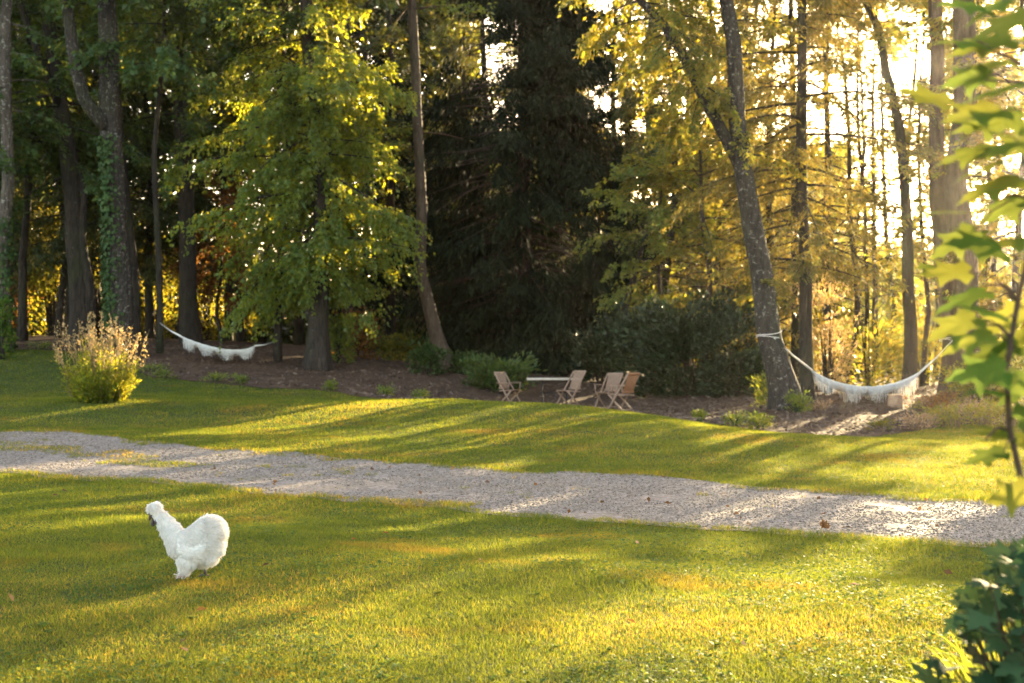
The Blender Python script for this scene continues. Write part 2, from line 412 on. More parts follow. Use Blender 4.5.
# ---------------------------------------------------------------- where the sun gets through
sv = np.array(SUN); SH = sv[:2] / sv[2]      # horizontal run per metre of rise
def poly_world(pts):
    return np.array([ground_hit(*p) for p in pts])
LIT = [  # (outline on the ground as seen in the photograph, share of light that gets through)
    ([(540, 683), (500, 640), (560, 600), (640, 592), (800, 597), (985, 603), (1000, 640), (900, 683)], .93),
    ([(60, 683), (0, 640), (0, 600), (200, 600), (420, 590), (560, 600), (540, 683)], .62),
    ([(0, 603), (0, 562), (90, 556), (165, 556), (185, 576), (120, 590)], .85),
    ([(60, 524), (60, 510), (150, 506), (165, 520)], .75),
    ([(205, 506), (300, 516), (310, 536), (225, 530)], .75),
    ([(330, 520), (420, 524), (455, 545), (360, 540)], .8),
    ([(430, 548), (560, 560), (900, 590), (980, 596), (700, 588), (500, 580)], .45),
    ([(230, 552), (430, 556), (520, 585), (330, 585)], .4),
    ([(60, 490), (300, 500), (320, 512), (60, 500)], .3),
    ([(560, 522), (860, 545), (960, 570), (600, 550)], .3),
    ([(150, 436), (250, 415), (330, 404), (470, 401), (440, 412), (300, 434)], .97),
    ([(0, 395), (60, 397), (60, 404), (0, 405)], .9),
    ([(150, 440), (400, 458), (540, 466), (540, 474), (300, 455), (140, 446)], .8),
    ([(600, 408), (660, 417), (730, 433), (770, 446), (740, 447), (680, 430), (610, 413)], .95),
    ([(650, 422), (720, 432), (790, 446), (800, 456), (740, 458), (670, 436)], .95),
    ([(780, 442), (1000, 442), (1010, 455), (800, 456)], .6),
    ([(740, 462), (1000, 466), (1015, 492), (860, 488), (760, 478)], .8),
    ([(0, 440), (120, 440), (120, 470), (0, 470)], .25),
]
LIT = [(poly_world(p), s) for p, s in LIT]
LIT = [(P, s, float(np.mean(Hh(P[:, 0], P[:, 1])))) for P, s in LIT]
def in_poly(x, y, P):
    ins = np.zeros(len(x), bool); j = len(P) - 1
    for i in range(len(P)):
        xi, yi = P[i]; xj, yj = P[j]
        c = ((yi > y) != (yj > y)) & (x < (xj - xi) * (y - yi) / (yj - yi + 1e-12) + xi)
        ins ^= c; j = i
    return ins
SPOTS = [  # (px, row, depth, radius): foliage the low sun reaches
    (350, 40, 40, 1.3), (390, 50, 40, .8), (395, 150, 40, .8), (345, 210, 39.8, .6), (400, 235, 40, .7), (380, 330, 40, .5), (370, 80, 40, 1.0), (390, 190, 40, .8), (330, 20, 40, .9),  (375, 110, 40, 1.0), (365, 190, 40, 1.0), (340, 250, 40, .7), (385, 275, 40, .6), (280, 20, 40, .9),
    (40, 225, 53, 1.7), (30, 310, 54, 1.8), (55, 335, 54, 1.2), (215, 240, 50, 1.5), (205, 300, 55, 1.6), (90, 190, 50, .9), (150, 300, 55, 1.5), (20, 180, 52, .7), (90, 280, 54, 1.1), (242, 325, 54, .8), (130, 240, 54, .8), (8, 330, 51, .8), (60, 270, 53, 1.0), (150, 90, 50, .8), (240, 60, 50, 1.0), (30, 100, 45, .6),
    (640, 20, 32, 1.1), (680, 90, 32, 1.1), (650, 150, 33, .9), (700, 200, 33, 1.0), (660, 250, 34, .9), (700, 285, 34, 1.0), (600, 290, 50, .8), (590, 230, 50, .6),
    (395, 358, 45, .5), (350, 345, 45, .5), (520, 360, 46, .3), (105, 362, 27, 1.3), (135, 380, 27, .5), (240, 110, 41, .5),
    (780, 120, 34, 1.5), (830, 200, 34, 1.5), (770, 260, 34, 1.3), (830, 320, 36, 1.3), (890, 320, 38, 2.4), (930, 355, 38, 1.5), (865, 360, 38, 1.4), (845, 300, 37, 1.2), (1000, 370, 35, 1.0), (830, 60, 34, 1.3), (960, 300, 36, 1.0),
    (920, 40, 2.7, .14), (915, 100, 2.7, .14), (930, 225, 2.7, .12), (945, 280, 2.7, .13), (950, 325, 2.7, .1),
    (860, 385, 30, .6), (900, 400, 29, .6), (195, 540, 7.7, .25), (620, 400, 34, .15)]
SPOTS = [(np.array(at(px, py, d)), r) for px, py, d, r in SPOTS]
def sun_keep(Pw):
    """False for leaves that stand where the light comes through the canopy"""
    keep = np.ones(len(Pw), bool)
    zg = 0.05
    gx = Pw[:, 0] - (Pw[:, 2] - zg) * SH[0]; gy = Pw[:, 1] - (Pw[:, 2] - zg) * SH[1]
    hi = Pw[:, 2] > .6
    dap = .65 * vnoise(gx * 2.2, gy * .55, 51, .55) + .35 * vnoise(gx * 2.2, gy * .55, 52, .2)
    dap = np.clip((dap - .18) / .64, 0, 1)
    jx = gx + (vnoise(gx, gy, 53, .5) - .5) * .5; jy = gy + (vnoise(gx, gy, 54, .8) - .5) * 1.2
    cand = hi & (gy > 3) & (gy < 36) & (np.abs(gx) < 16)
    idx = np.nonzero(cand)[0]
    if len(idx):
        lit = np.zeros(len(idx))
        for P, s, zp in LIT:
            lit = np.maximum(lit, in_poly(jx[idx] + (zp - zg) * SH[0], jy[idx] + (zp - zg) * SH[1], P) * s)
        keep[idx] &= ~(dap[idx] < lit)
    for c, r in SPOTS:
        rel = Pw - c; s = rel @ sv
        m = s > max(1.6, r * 1.3)
        if m.any():
            dd = np.linalg.norm(rel[m] - s[m, None] * sv, axis=1)
            kk = keep[m]; kk &= ~(dd < r * (.55 + .8 * rng.random(len(dd)))); keep[m] = kk
    return keep

# ---------------------------------------------------------------- foliage
def unit(v): return v / (np.linalg.norm(v, axis=-1, keepdims=True) + 1e-9)
def leaf_arrays(Pw, D, N, L, W, fold=.12):
    """diamond leaves: base, two sides, tip"""
    D = unit(D); S = unit(np.cross(D, N)); N = unit(np.cross(S, D))
    L = L[:, None]; W = W[:, None]
    a_ = Pw; b_ = Pw + D * L * .45 + S * W * .5 + N * W * fold; c_ = Pw + D * L; d_ = Pw + D * L * .45 - S * W * .5 + N * W * fold
    V = np.stack([a_, b_, c_, d_], 1).reshape(-1, 3)
    Fq = np.arange(len(Pw) * 4).reshape(-1, 4)
    return V, Fq
def leaf_obj(name, mat, parent, Pw, D, N, L, W, fold=.12, off=None, rnd=None):
    V, Fq = leaf_arrays(Pw, D, N, L, W, fold)
    if rnd is None: rnd = rng.random(len(Pw))
    return np_mesh(name, V, Fq, mat, parent, rnd=np.repeat(rnd, 4), off=off)

DEN = 1.9
class Tree:
    def __init__(s, axis, radii):
        s.ax = np.array([tuple(p) for p in axis], float); s.rad = np.array(radii, float)
        s.tb = MB(); s.lp = []; s.ld = []; s.ln = []; s.ll = []; s.lw = []
        seg = np.r_[0, np.cumsum(np.linalg.norm(np.diff(s.ax, axis=0), axis=1))]; s.seg = seg / seg[-1]; s.len = seg[-1]
    def pt(s, t): return np.array([np.interp(t, s.seg, s.ax[:, k]) for k in range(3)])
    def rr(s, t): return float(np.interp(t, s.seg, s.rad))
    def trunk(s, k=12, rough=.07, flare=.55, n=None):
        k = k * 2 if k >= 12 else k; n = n or max(10, int(s.len * 4)); ts = np.linspace(0, 1, n) ** 1.15
        P = np.array([s.pt(t) for t in ts]); r = np.array([s.rr(t) for t in ts])
        wob = s.rad[0] * .22
        P[:, 0] += wob * np.interp(ts, np.linspace(0, 1, 12), rng.normal(size=12) * np.r_[0, np.ones(11)])
        P[:, 1] += wob * np.interp(ts, np.linspace(0, 1, 12), rng.normal(size=12) * np.r_[0, np.ones(11)])
        ph = rng.random() * 6; hh = s.len
        P[0, 2] -= .25
        s.tb.tube(P, r, k, rough, lambda t, an: 1 + flare * np.exp(-(t ** 1.15) * hh / .55) * (1 + .45 * np.sin(an * 5 + ph)))
    def limb(s, P, r, k=8, rough=.06): s.tb.tube(P, r, k, rough)
    def crown(s, t0, t1, nb, L, prof, e0, e1, droop, tl, ntw, nl, lsize, lw=.55, twdroop=.15, spread=.55, ldown=.3, hang=0.0, azfun=None, flat=.35, rb=.025, br0=.12, axis_pt=None, updir=.0, ej=.12):
        g = rng.random() * 6
        TB = []; TD = []; TL = []
        for i in range(nb):
            u = (i + rng.random()) / nb
            t = t0 + (t1 - t0) * u
            p = s.pt(t) if axis_pt is None else axis_pt(u)
            az = g + i * 2.39996 + rng.normal() * .35
            Lb = L * prof(u) * (.7 + .6 * rng.random())
            if azfun: Lb *= azfun(az)
            if Lb < .25: continue
            el = e0 + (e1 - e0) * u + rng.normal() * ej
            d = np.array([math.cos(az) * math.cos(el), math.sin(az) * math.cos(el), math.sin(el)])
            n = 7; P = [p]; q = d.copy()
            for k in range(1, n):
                q = q + np.array([rng.normal() * .07, rng.normal() * .07, -droop / n * (1 if k < n * .7 else 1 - updir)])
                q /= np.linalg.norm(q); P.append(P[-1] + q * Lb / (n - 1))
            P = np.array(P)
            r0 = min(s.rr(t) * .45, rb * (Lb / 2.5) + .008)
            s.tb.tube(P, np.linspace(r0, .006, n), 4, 0, None, False)
            m = max(3, int(ntw * Lb * DEN))
            tt = br0 + (1 - br0) * rng.random(m) ** .8
            base = np.stack([np.interp(tt * (n - 1), np.arange(n), P[:, k]) for k in range(3)], -1)
            dirs = np.gradient(P, axis=0); dd = unit(np.stack([np.interp(tt * (n - 1), np.arange(n), dirs[:, k]) for k in range(3)], -1))
            sgn = np.where(rng.random(m) < .5, -1, 1) * (spread + .5 * spread * rng.normal(size=m)) * (1.15 - .5 * tt)
            ca, sa = np.cos(sgn), np.sin(sgn)
            td = np.stack([dd[:, 0] * ca - dd[:, 1] * sa, dd[:, 0] * sa + dd[:, 1] * ca, dd[:, 2] + flat * rng.normal(size=m) - hang], -1)
            TB.append(base); TD.append(unit(td)); TL.append(tl * (.5 + .8 * rng.random(m)) * (1.15 - .5 * tt) * min(1, Lb / 1.2))
        if not TB: return
        TB = np.concatenate(TB); TD = np.concatenate(TD); TL = np.concatenate(TL)
        m = len(TB)
        idx = np.repeat(np.arange(m), nl)
        ss = rng.random(m * nl)
        side = np.where(rng.random(m * nl) < .5, -1.0, 1.0)
        bd = TD[idx]; sd = unit(np.cross(bd, np.array([0, 0, 1.0])))
        Pw = TB[idx] + bd * (TL[idx] * ss)[:, None]
        Pw[:, 2] -= twdroop * ss ** 2 * TL[idx]
        Pw += rng.normal(size=Pw.shape) * lsize * .35
        D = bd * .7 + sd * (side * .8)[:, None] + rng.normal(size=Pw.shape) * .3; D[:, 2] -= ldown
        N = np.array([0, 0, 1.0]) + rng.normal(size=Pw.shape) * .55
        ls = lsize * (.6 + .8 * rng.random(m * nl))
        s.lp.append(Pw); s.ld.append(D); s.ln.append(N); s.ll.append(ls); s.lw.append(ls * lw)
    def build(s, name, label, bark, leafm, group=None, carve=True, crown='crown', cat='tree', base=None):
        b = Vector(s.ax[0]) if base is None else base
        e_ = empty(name, b, label, cat, group)
        s.tb.build('trunk', bark, e_, True, b)
        if s.lp:
            Pw = np.concatenate(s.lp); D = np.concatenate(s.ld); N = np.concatenate(s.ln); L = np.concatenate(s.ll); W = np.concatenate(s.lw)
            k = Pw[:, 2] > Hh(Pw[:, 0], Pw[:, 1]) + .02
            if carve: k &= sun_keep(Pw)
            leaf_obj(crown, leafm, e_, Pw[k], D[k], N[k], L[k], W[k], off=b)
        return e_

def axis(pts, d, top):
    """trunk axis through pixels of the photograph at depth d, set on the ground, and on up to height top"""
    P = [at(px, py, d) for px, py in pts]
    P[0].z = hz(P[0].x, P[0].y)
    dv = (P[-1] - P[-2]).normalized()
    zt = P[0].z + top
    if P[-1].z < zt:
        dz = zt - P[-1].z
        P.append(P[-1] + Vector((dv.x / max(.3, dv.z) * dz * .5, rng.normal() * .3, dz)))
    return P
def radii(P, r0, r1): return np.linspace(r0, r1, len(P))
bell = lambda u: .35 + .65 * math.sin(min(1, u * 1.15 + .12) * PI) ** .7
cone = lambda u: max(.06, 1 - u * .93)
even = lambda u: 1 - .55 * u ** 2

# ---------------------------------------------------------------- the trees that stand out
# big ivy-clad tree on the left, forked
d = 40
A = axis([(119, 346), (117, 250), (113, 150), (108, 40), (106, 0)], d, 19)
t = Tree(A, [.36, .31, .29, .265, .245, .11]); t.trunk(16, .06, .5)
f0 = at(112, 132, d); 
t.limb([f0, at(98, 118, d - .3), at(84, 98, d - .5), at(77, 72, d - .6), at(72, 45, d - .7), at(66, 0, d - .8), at(60, -60, d - 1)], [.20, .19, .185, .18, .17, .15, .10], 10)
t.crown(.68, 1, 30, 3.6, bell, .1, .9, .4, .7, 4, 12, .16)
ot = t.build('oak_tree', 'tall grey tree with ivy up its forked trunk, above the golden grass clump', M['bark_lichen'], M['leaf_green'])
# its ivy
n = 2600; hh = rng.random(n) ** .9 * 6.2; an = PI + .2 + rng.normal(size=n) * .75
px0 = np.array([np.interp(h, [A[0].z, A[1].z, A[2].z, A[3].z][0:4] - np.float64(A[0].z), [A[0].x, A[1].x, A[2].x, A[3].x]) for h in hh])
rad = .345 + .06 * rng.random(n) + .13 * np.exp(-hh / .5)
Pw = np.stack([px0 + rad * np.cos(an), d - .02 - rad * np.abs(np.sin(an)) * np.where(rng.random(n) < .8, 1, -1), A[0].z + hh], -1)
Nn = np.stack([np.cos(an), -np.abs(np.sin(an)), .3 + 0 * an], -1) + rng.normal(size=(n, 3)) * .3
Dd = rng.normal(size=(n, 3)) * .4 + np.array([0, 0, -1.0]); L = .09 + .07 * rng.random(n)
leaf_obj('ivy', M['ivy'], ot, Pw, Dd, Nn, L, L * .8, off=A[0])

# two-stemmed trunk left of it
d = 44.5
A = axis([(84, 343), (80, 280), (74, 210), (68, 150), (60, 90), (48, 0)], d, 18)
t = Tree(A, [.36, .31, .28, .26, .22, .20, .1]); t.trunk(12, .06, .4)
t.limb([at(92, 345, d - .2), at(90, 290, d - .2), at(82, 240, d - .2), at(84, 200, d - .1), at(80, 170, d)], [.2, .16, .13, .11, .09], 8)
t.limb([at(62, 110, d), at(40, 60, d - .6), at(22, 10, d - .8), at(5, -40, d - 1)], [.14, .12, .10, .07], 8)
t.crown(.30, 1, 42, 3.6, even, -.1, .7, .6, .7, 5, 13, .16, hang=.15)
t.build('oak_tree', 'dark twin-stemmed tree just left of the forked ivy-clad tree, its limbs leaning left', M['bark_dark'], M['leaf_bluegreen'])

# far left trunk
d = 42
A = axis([(4, 348), (5, 250), (6, 120), (8, 0)], d, 18)
t = Tree(A, [.22, .19, .17, .15, .08]); t.trunk(10, .06, .4)
t.crown(.30, 1, 36, 2.2, even, -.15, .6, .7, .75, 5, 13, .15, hang=.2)
o = t.build('oak_tree', 'tree whose grey trunk stands at the very left edge of the wood', M['bark_grey'], M['leaf_bluegreen'])
n = 900; hh = rng.random(n) * 4; an = rng.random(n) * 2 * PI; rad = .25 + .1 * rng.random(n)
Pw = np.stack([A[0].x + rad * np.cos(an), d + rad * np.sin(an), A[0].z + hh], -1); L = .10 + .07 * rng.random(n)
leaf_obj('ivy', M['ivy'], o, Pw, rng.normal(size=(n, 3)) * .4 + [0, 0, -1], np.stack([np.cos(an), np.sin(an), .3 + 0 * an], -1), L, L * .8, off=A[0])

# dark straight trunk behind the left hammock
d = 47
A = axis([(191, 343), (190, 270), (184, 150), (180, 70), (176, 0)], d, 20)
t = Tree(A, [.30, .27, .25, .22, .2, .08]); t.trunk(12, .05, .35)
t.crown(.32, 1, 40, 3.2, even, -.2, .6, .6, .7, 5, 12, .17, hang=.2)
t.build('fir_tree', 'tall straight dark-trunked tree behind the left hammock', M['bark_dark'], M['leaf_bluegreen'])

# the leafy hornbeam
d = 40
A = axis([(317, 371), (318, 300), (320, 200), (313, 110), (306, 0)], d, 17)
t = Tree(A, [.29, .26, .23, .2, .17, .05]); t.trunk(14, .05, .55)
def az5(az): return (.72 + .35 * abs(math.cos(az)) + .15 * (math.cos(az) < 0)) * (.5 if math.sin(az) < -.45 else 1)
t.crown(.15, .5, 120, 2.35, lambda u: .80 + .3 * math.sin(u * PI), -.2, .2, .55, .8, 6.5, 16, .115, .62, twdroop=.6, hang=.45, ldown=.8, azfun=az5, flat=.5, ej=.35)
t.crown(.44, 1, 70, 2.5, lambda u: 1 - .7 * u ** 1.8, .1, .8, .5, .75, 6, 15, .12, .62, twdroop=.5, hang=.3, ldown=.7, flat=.5, ej=.3)
t.build('hornbeam_tree', 'full leafy green tree with drooping branches, catching yellow sun on its right side', M['bark_dark'], M['leaf_hornbeam'])

# slender leaning trunk
d = 43
A = axis([(446, 369), (438, 335), (428, 280), (423, 220), (418, 140), (415, 60), (411, 0)], d, 18)
t = Tree(A, [.27, .21, .18, .165, .15, .14, .13, .06]); t.trunk(12, .04, .55)
t.crown(.6, 1, 26, 2.6, bell, .1, .8, .5, .7, 5, 12, .14, hang=.1)
t.crown(.33, .42, 5, 1.1, lambda u: 1, .0, .3, .5, .5, 6, 12, .13, hang=.2)
t.build('beech_tree', 'slender leaning reddish-brown trunk beside the dark conifer', M['bark_brown'], M['leaf_green'])

# the dark conifer in the middle
d = 47
A = [Vector((at(520, 300, d).x, d, hz(at(520, 300, d).x, d)))]; A += [A[0] + Vector((0.1, 0, h)) for h in (4, 8, 12, 16, 21)]
t = Tree(A, [.34, .3, .26, .2, .14, .03]); t.trunk(12, .05, .4)
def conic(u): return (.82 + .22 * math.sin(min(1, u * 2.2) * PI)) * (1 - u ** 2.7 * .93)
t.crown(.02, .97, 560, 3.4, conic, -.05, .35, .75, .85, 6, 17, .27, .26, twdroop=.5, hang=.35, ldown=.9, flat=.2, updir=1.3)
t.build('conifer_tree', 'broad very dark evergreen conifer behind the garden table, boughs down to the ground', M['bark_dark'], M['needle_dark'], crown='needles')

# leaning ash that holds the right hammock
d = 30
A = axis([(789, 409), (782, 375), (771, 330), (753, 245), (741, 160), (731, 60), (724, 0)], d, 17)
t = Tree(A, [.32, .27, .245, .22, .19, .16, .145, .06]); t.trunk(16, .045, .35)
t.limb([at(744, 172, d), at(722, 130, d - .1), at(701, 92, d), at(683, 55, d), at(664, 25, d), at(640, 0, d + .2), at(612, -40, d + .4)], [.15, .13, .115, .10, .09, .08, .05], 10)
LB = [at(722, 130, d), at(701, 92, d), at(664, 25, d), at(612, -40, d + .4)]
LBn = np.array([tuple(p) for p in LB])
t.crown(0, 1, 34, 1.5, lambda u: .7 + .5 * u, -.5, .3, .7, .55, 8, 15, .10, .6, twdroop=.3, hang=.35, ldown=.5, axis_pt=lambda u: np.array([np.interp(.9 + u * 2.1, range(4), LBn[:, k]) for k in range(3)]))
t.crown(.62, 1, 46, 3.1, bell, -.1, .8, .5, .7, 6, 13, .13, hang=.1)
t.crown(.13, .16, 3, .55, lambda u: 1, .1, .3, .6, .35, 9, 10, .10, hang=.1, azfun=lambda az: 1.0)
t.crown(.30, .60, 13, 1.2, lambda u: 1, -.1, .3, .7, .5, 7, 12, .10, hang=.2)
asht = t.build('ash_tree', 'lichen-grey tree leaning left with one long side branch, holding the right hammock', M['bark_lichen'], M['leaf_gold'])

# conifer behind it with level golden boughs
d = 33.5
A = axis([(807, 404), (803, 300), (802, 200), (801, 100), (800, 0)], d, 17)
t = Tree(A, [.17, .15, .14, .125, .11, .04]); t.trunk(10, .04, .3)
t.crown(.17, .98, 90, 2.5, lambda u: (.62 + .5 * math.sin(min(1, u * 2.2 + .1) * PI / 1.3)) * (1 - u ** 2 * .8), -.05, .2, .45, .75, 6.5, 20, .14, .25, twdroop=.35, hang=.2, ldown=.5, flat=.15, spread=.8)
t.build('larch_tree', 'straight thin-trunked conifer with level golden boughs just right of the leaning tree', M['bark_dark'], M['needle_gold'], crown='needles')

# slim dark trunk behind the hammock
d = 34.5
A = axis([(909, 388), (910, 320), (907, 240), (901, 160), (893, 80), (880, 30), (866, 0)], d, 14)
t = Tree(A, [.17, .155, .14, .125, .11, .10, .08, .04]); t.trunk(10, .06, .3)
t.crown(.22, 1, 30, 1.5, even, 0, .7, .5, .5, 6, 12, .095, hang=.1)
o = t.build('alder_tree', 'slim dark wavy trunk rising behind the right hammock', M['bark_dark'], M['leaf_gold'])
# pair at the right end of the hammock
d = 33.8
A = axis([(954, 392), (948, 320), (944, 230), (937, 165), (934, 120), (937, 60), (938, 0)], d, 17)
t = Tree(A, [.26, .21, .19, .18, .17, .165, .16, .06]); t.trunk(12, .05, .45)
t.crown(.5, 1, 26, 2.4, bell, 0, .8, .5, .6, 5, 12, .11, hang=.1)
t.build('oak_tree', 'thinner of the two sunlit trunks at the right end of the right hammock', M['bark_brown'], M['leaf_gold'])
d = 32.6
A = axis([(970, 402), (967, 340), (964, 230), (962, 100), (962, 0)], d, 18)
t = Tree(A, [.34, .28, .265, .25, .24, .08]); t.trunk(14, .05, .5)
t.crown(.52, 1, 26, 2.8, bell, 0, .8, .5, .6, 5, 12, .12, hang=.1)
t.crown(.1, .5, 10, 1.0, lambda u: 1, .0, .3, .5, .4, 7, 10, .09, hang=.1)
t.build('oak_tree', 'thick straight sunlit trunk, right-hand one of the pair by the right hammock', M['bark_brown'], M['leaf_gold'])

# ---------------------------------------------------------------- the wood behind
def wood_tree(px, d, h, kind, label, group=None, r=.17, lean=0.0, L=2.6, t0=.18, nb=46, name=None, dens=1.0):
    x = (px - 512) / F * d
    b = Vector((x, d, hz(x, d)))
    A = [b + Vector((lean * h * q + .12 * rng.normal() * (q > 0), .1 * rng.normal() * (q > 0), h * q)) for q in (0, .2, .4, .6, .8, 1)]
    t = Tree(A, [r, r * .88, r * .78, r * .62, r * .42, .02]); t.trunk(9, .05, .35, 14)
    nbb = int(nb * dens)
    if kind in ('fir', 'goldfir', 'darkfir'):
        t.crown(t0, .98, int(nbb * 1.7), L, lambda u: (1 - u ** 1.3 * .92), -.1, .25, .5, .75, 4.6, 13, .24, .25, twdroop=.4, hang=.25, ldown=.6, flat=.2, updir=.8)
        mat = {'fir': M['needle_green'], 'goldfir': M['needle_gold'], 'darkfir': M['needle_dark']}[kind]; nm = 'fir_tree'; cr = 'needles'; bk = M['bark_dark']
    else:
        fine = kind in ('gold', 'rust', 'green') and d < 51
        t.crown(t0, 1, nbb, L, lambda u: .75 + .4 * math.sin(u * PI) - .4 * u ** 3, -.15, .7, .5, .8, 4.4, 24 if fine else 13, .13 if fine else .19, .6, twdroop=.4, hang=.2, ldown=.5, ej=.3)
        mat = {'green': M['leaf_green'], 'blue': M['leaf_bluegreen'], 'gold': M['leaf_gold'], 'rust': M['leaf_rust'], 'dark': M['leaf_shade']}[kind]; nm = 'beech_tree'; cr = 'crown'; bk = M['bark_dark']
    return t.build(name or nm, label, bk, mat, group, crown=cr)
GL = 'trees of the dark left wood'
LL = 'one of the tall shady trees standing close together in the dark wood on the left'
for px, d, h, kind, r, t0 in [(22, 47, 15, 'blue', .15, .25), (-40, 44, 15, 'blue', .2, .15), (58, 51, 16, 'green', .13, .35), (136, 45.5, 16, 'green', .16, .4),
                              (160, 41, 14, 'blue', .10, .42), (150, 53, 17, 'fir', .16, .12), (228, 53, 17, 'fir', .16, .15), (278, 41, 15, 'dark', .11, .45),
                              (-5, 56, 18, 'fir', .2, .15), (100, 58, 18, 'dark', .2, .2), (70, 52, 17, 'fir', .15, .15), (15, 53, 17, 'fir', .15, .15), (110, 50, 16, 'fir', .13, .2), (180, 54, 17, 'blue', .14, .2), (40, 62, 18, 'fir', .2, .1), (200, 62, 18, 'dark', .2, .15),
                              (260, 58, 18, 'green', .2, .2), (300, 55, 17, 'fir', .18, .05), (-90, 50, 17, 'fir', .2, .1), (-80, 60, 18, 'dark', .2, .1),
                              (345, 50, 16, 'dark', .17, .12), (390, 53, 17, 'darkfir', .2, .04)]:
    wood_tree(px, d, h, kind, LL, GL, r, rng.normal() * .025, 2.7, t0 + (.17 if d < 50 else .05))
wood_tree(365, 58, 18, 'gold', 'tall yellow-lit tree showing between the leafy tree and the slender leaning trunk', None, .17, 0, 2.4, .45, 34)
wood_tree(240, 52, 15, 'gold', 'yellow-leaved tree top left of the big leafy tree', None, .13, 0, 2.2, .5, 30)
wood_tree(222, 50, 5.5, 'rust', 'small rust-brown tree in the gloom left of the big leafy tree', None, .07, 0, 1.5, .3, 26)
GM = 'trees behind the conifer and the leaning tree'
wood_tree(628, 52, 17, 'fir', 'tall green fir with a pale straight trunk between the dark conifer and the leaning tree', None, .17, 0, 2.1, .28, 44)
wood_tree(672, 46, 15, 'fir', 'bushy green fir filling the gap left of the leaning tree', None, .15, 0, 2.3, .16, 44)
wood_tree(600, 56, 12, 'gold', 'slight golden tree glowing at the right edge of the dark conifer', None, .09, .02, 1.8, .25, 24)
wood_tree(705, 41, 8, 'gold', 'golden-leaved small tree in the gap left of the leaning trunk', None, .10, -.02, 2.0, .3, 34)
wood_tree(742, 44, 15, 'goldfir', 'golden-green fir right behind the leaning tree', None, .14, 0, 2.0, .2, 40)
wood_tree(655, 42, 6.5, 'green', 'low green young tree above the dark shrub bank', None, .07, .03, 1.7, .42, 26)
for px, d, h, kind, r, L, t0, nb, lab in [
    (612, 48, 16, 'fir', .14, 2.3, .1, 50, 'green fir standing in the gap at the right edge of the dark conifer'),
    (690, 54, 17, 'green', .16, 2.8, .15, 50, 'broad green tree behind the golden foliage, left of the leaning trunk'),
    (755, 52, 17, 'goldfir', .16, 2.6, .1, 52, 'golden fir seen just right of the upper leaning trunk'),
    (795, 40, 16, 'goldfir', .13, 2.3, .12, 50, 'golden fir close behind the thin straight conifer'),
    (860, 52, 13, 'green', .12, 2.4, .15, 40, 'green-gold tree behind the slim dark wavy trunk'),
    (486, 53, 20, 'fir', .15, 2.5, .2, 50, 'green fir closing the gap just left of the top of the dark conifer'),
    (540, 62, 20, 'fir', .16, 2.6, .25, 40, 'fir whose crown rises behind the top of the dark conifer'),
    (575, 58, 15, 'fir', .15, 2.2, .2, 44, 'pale green fir just right of the top of the dark conifer'),
    (715, 50, 16, 'goldfir', .15, 2.6, .15, 52, 'tall golden fir filling the background left of the leaning trunk'),
    (770, 45, 15, 'gold', .13, 2.6, .18, 46, 'golden-leaved tree between the leaning tree and the thin straight conifer'),
    (645, 57, 15, 'gold', .13, 2.4, .3, 40, 'yellow-green tree far behind, left of the leaning side branch'),
    (835, 39, 14, 'goldfir', .12, 2.4, .16, 50, 'golden fir just right of the thin straight conifer'),
    (465, 58, 19, 'green', .17, 2.6, .3, 40, 'green tree rising behind the left side of the dark conifer')]:
    wood_tree(px, d, h, kind, lab, None, r, 0, L, t0, nb)
# thin leaning dead stem
t = Tree([at(610, 372, 43), at(622, 320, 43), at(636, 270, 43), at(646, 235, 43)], [.13, .11, .09, .06]); t.ax[0][2] = hz(t.ax[0][0], 43); t.trunk(8, .05, .3, 10)
t.limb([at(634, 280, 43), at(644, 262, 43.3), at(652, 250, 43.5)], [.05, .04, .02], 6)
t.build('tree_snag', 'dark bare stem leaning right, between the dark conifer and the golden foliage', M['bark_dark'], None)
GR = 'thin golden trees at the sunny end of the wood'
LR = 'one of the thin golden trees with sky showing through, right end of the wood'
for px, d, h, kind, r, t0, nb, L in [(850, 40, 12, 'gold', .09, .25, 26, 1.9), (875, 46, 12, 'gold', .10, .2, 20, 1.8), (985, 37, 12, 'gold', .10, .25, 26, 1.7), (1010, 33, 12, 'gold', .10, .2, 28, 2.0),
                           (1050, 46, 12, 'gold', .10, .2, 24, 2.0), (905, 42, 12, 'green', .08, .22, 30, 2.0), (962, 43, 12, 'gold', .09, .25, 30, 2.0), (890, 50, 13, 'green', .10, .2, 30, 2.2), (1000, 47, 13, 'green', .10, .22, 30, 2.2), (922, 38.5, 11, 'gold', .07, .3, 26, 1.6), (865, 43, 12, 'gold', .08, .2, 30, 1.9), (935, 45, 9, 'gold', .08, .2, 16, 1.7), (830, 47, 14, 'gold', .10, .2, 26, 1.9)]:
    wood_tree(px, d, h, kind, LR, GR, r, rng.normal() * .02, L, t0, int(nb * 1.5))

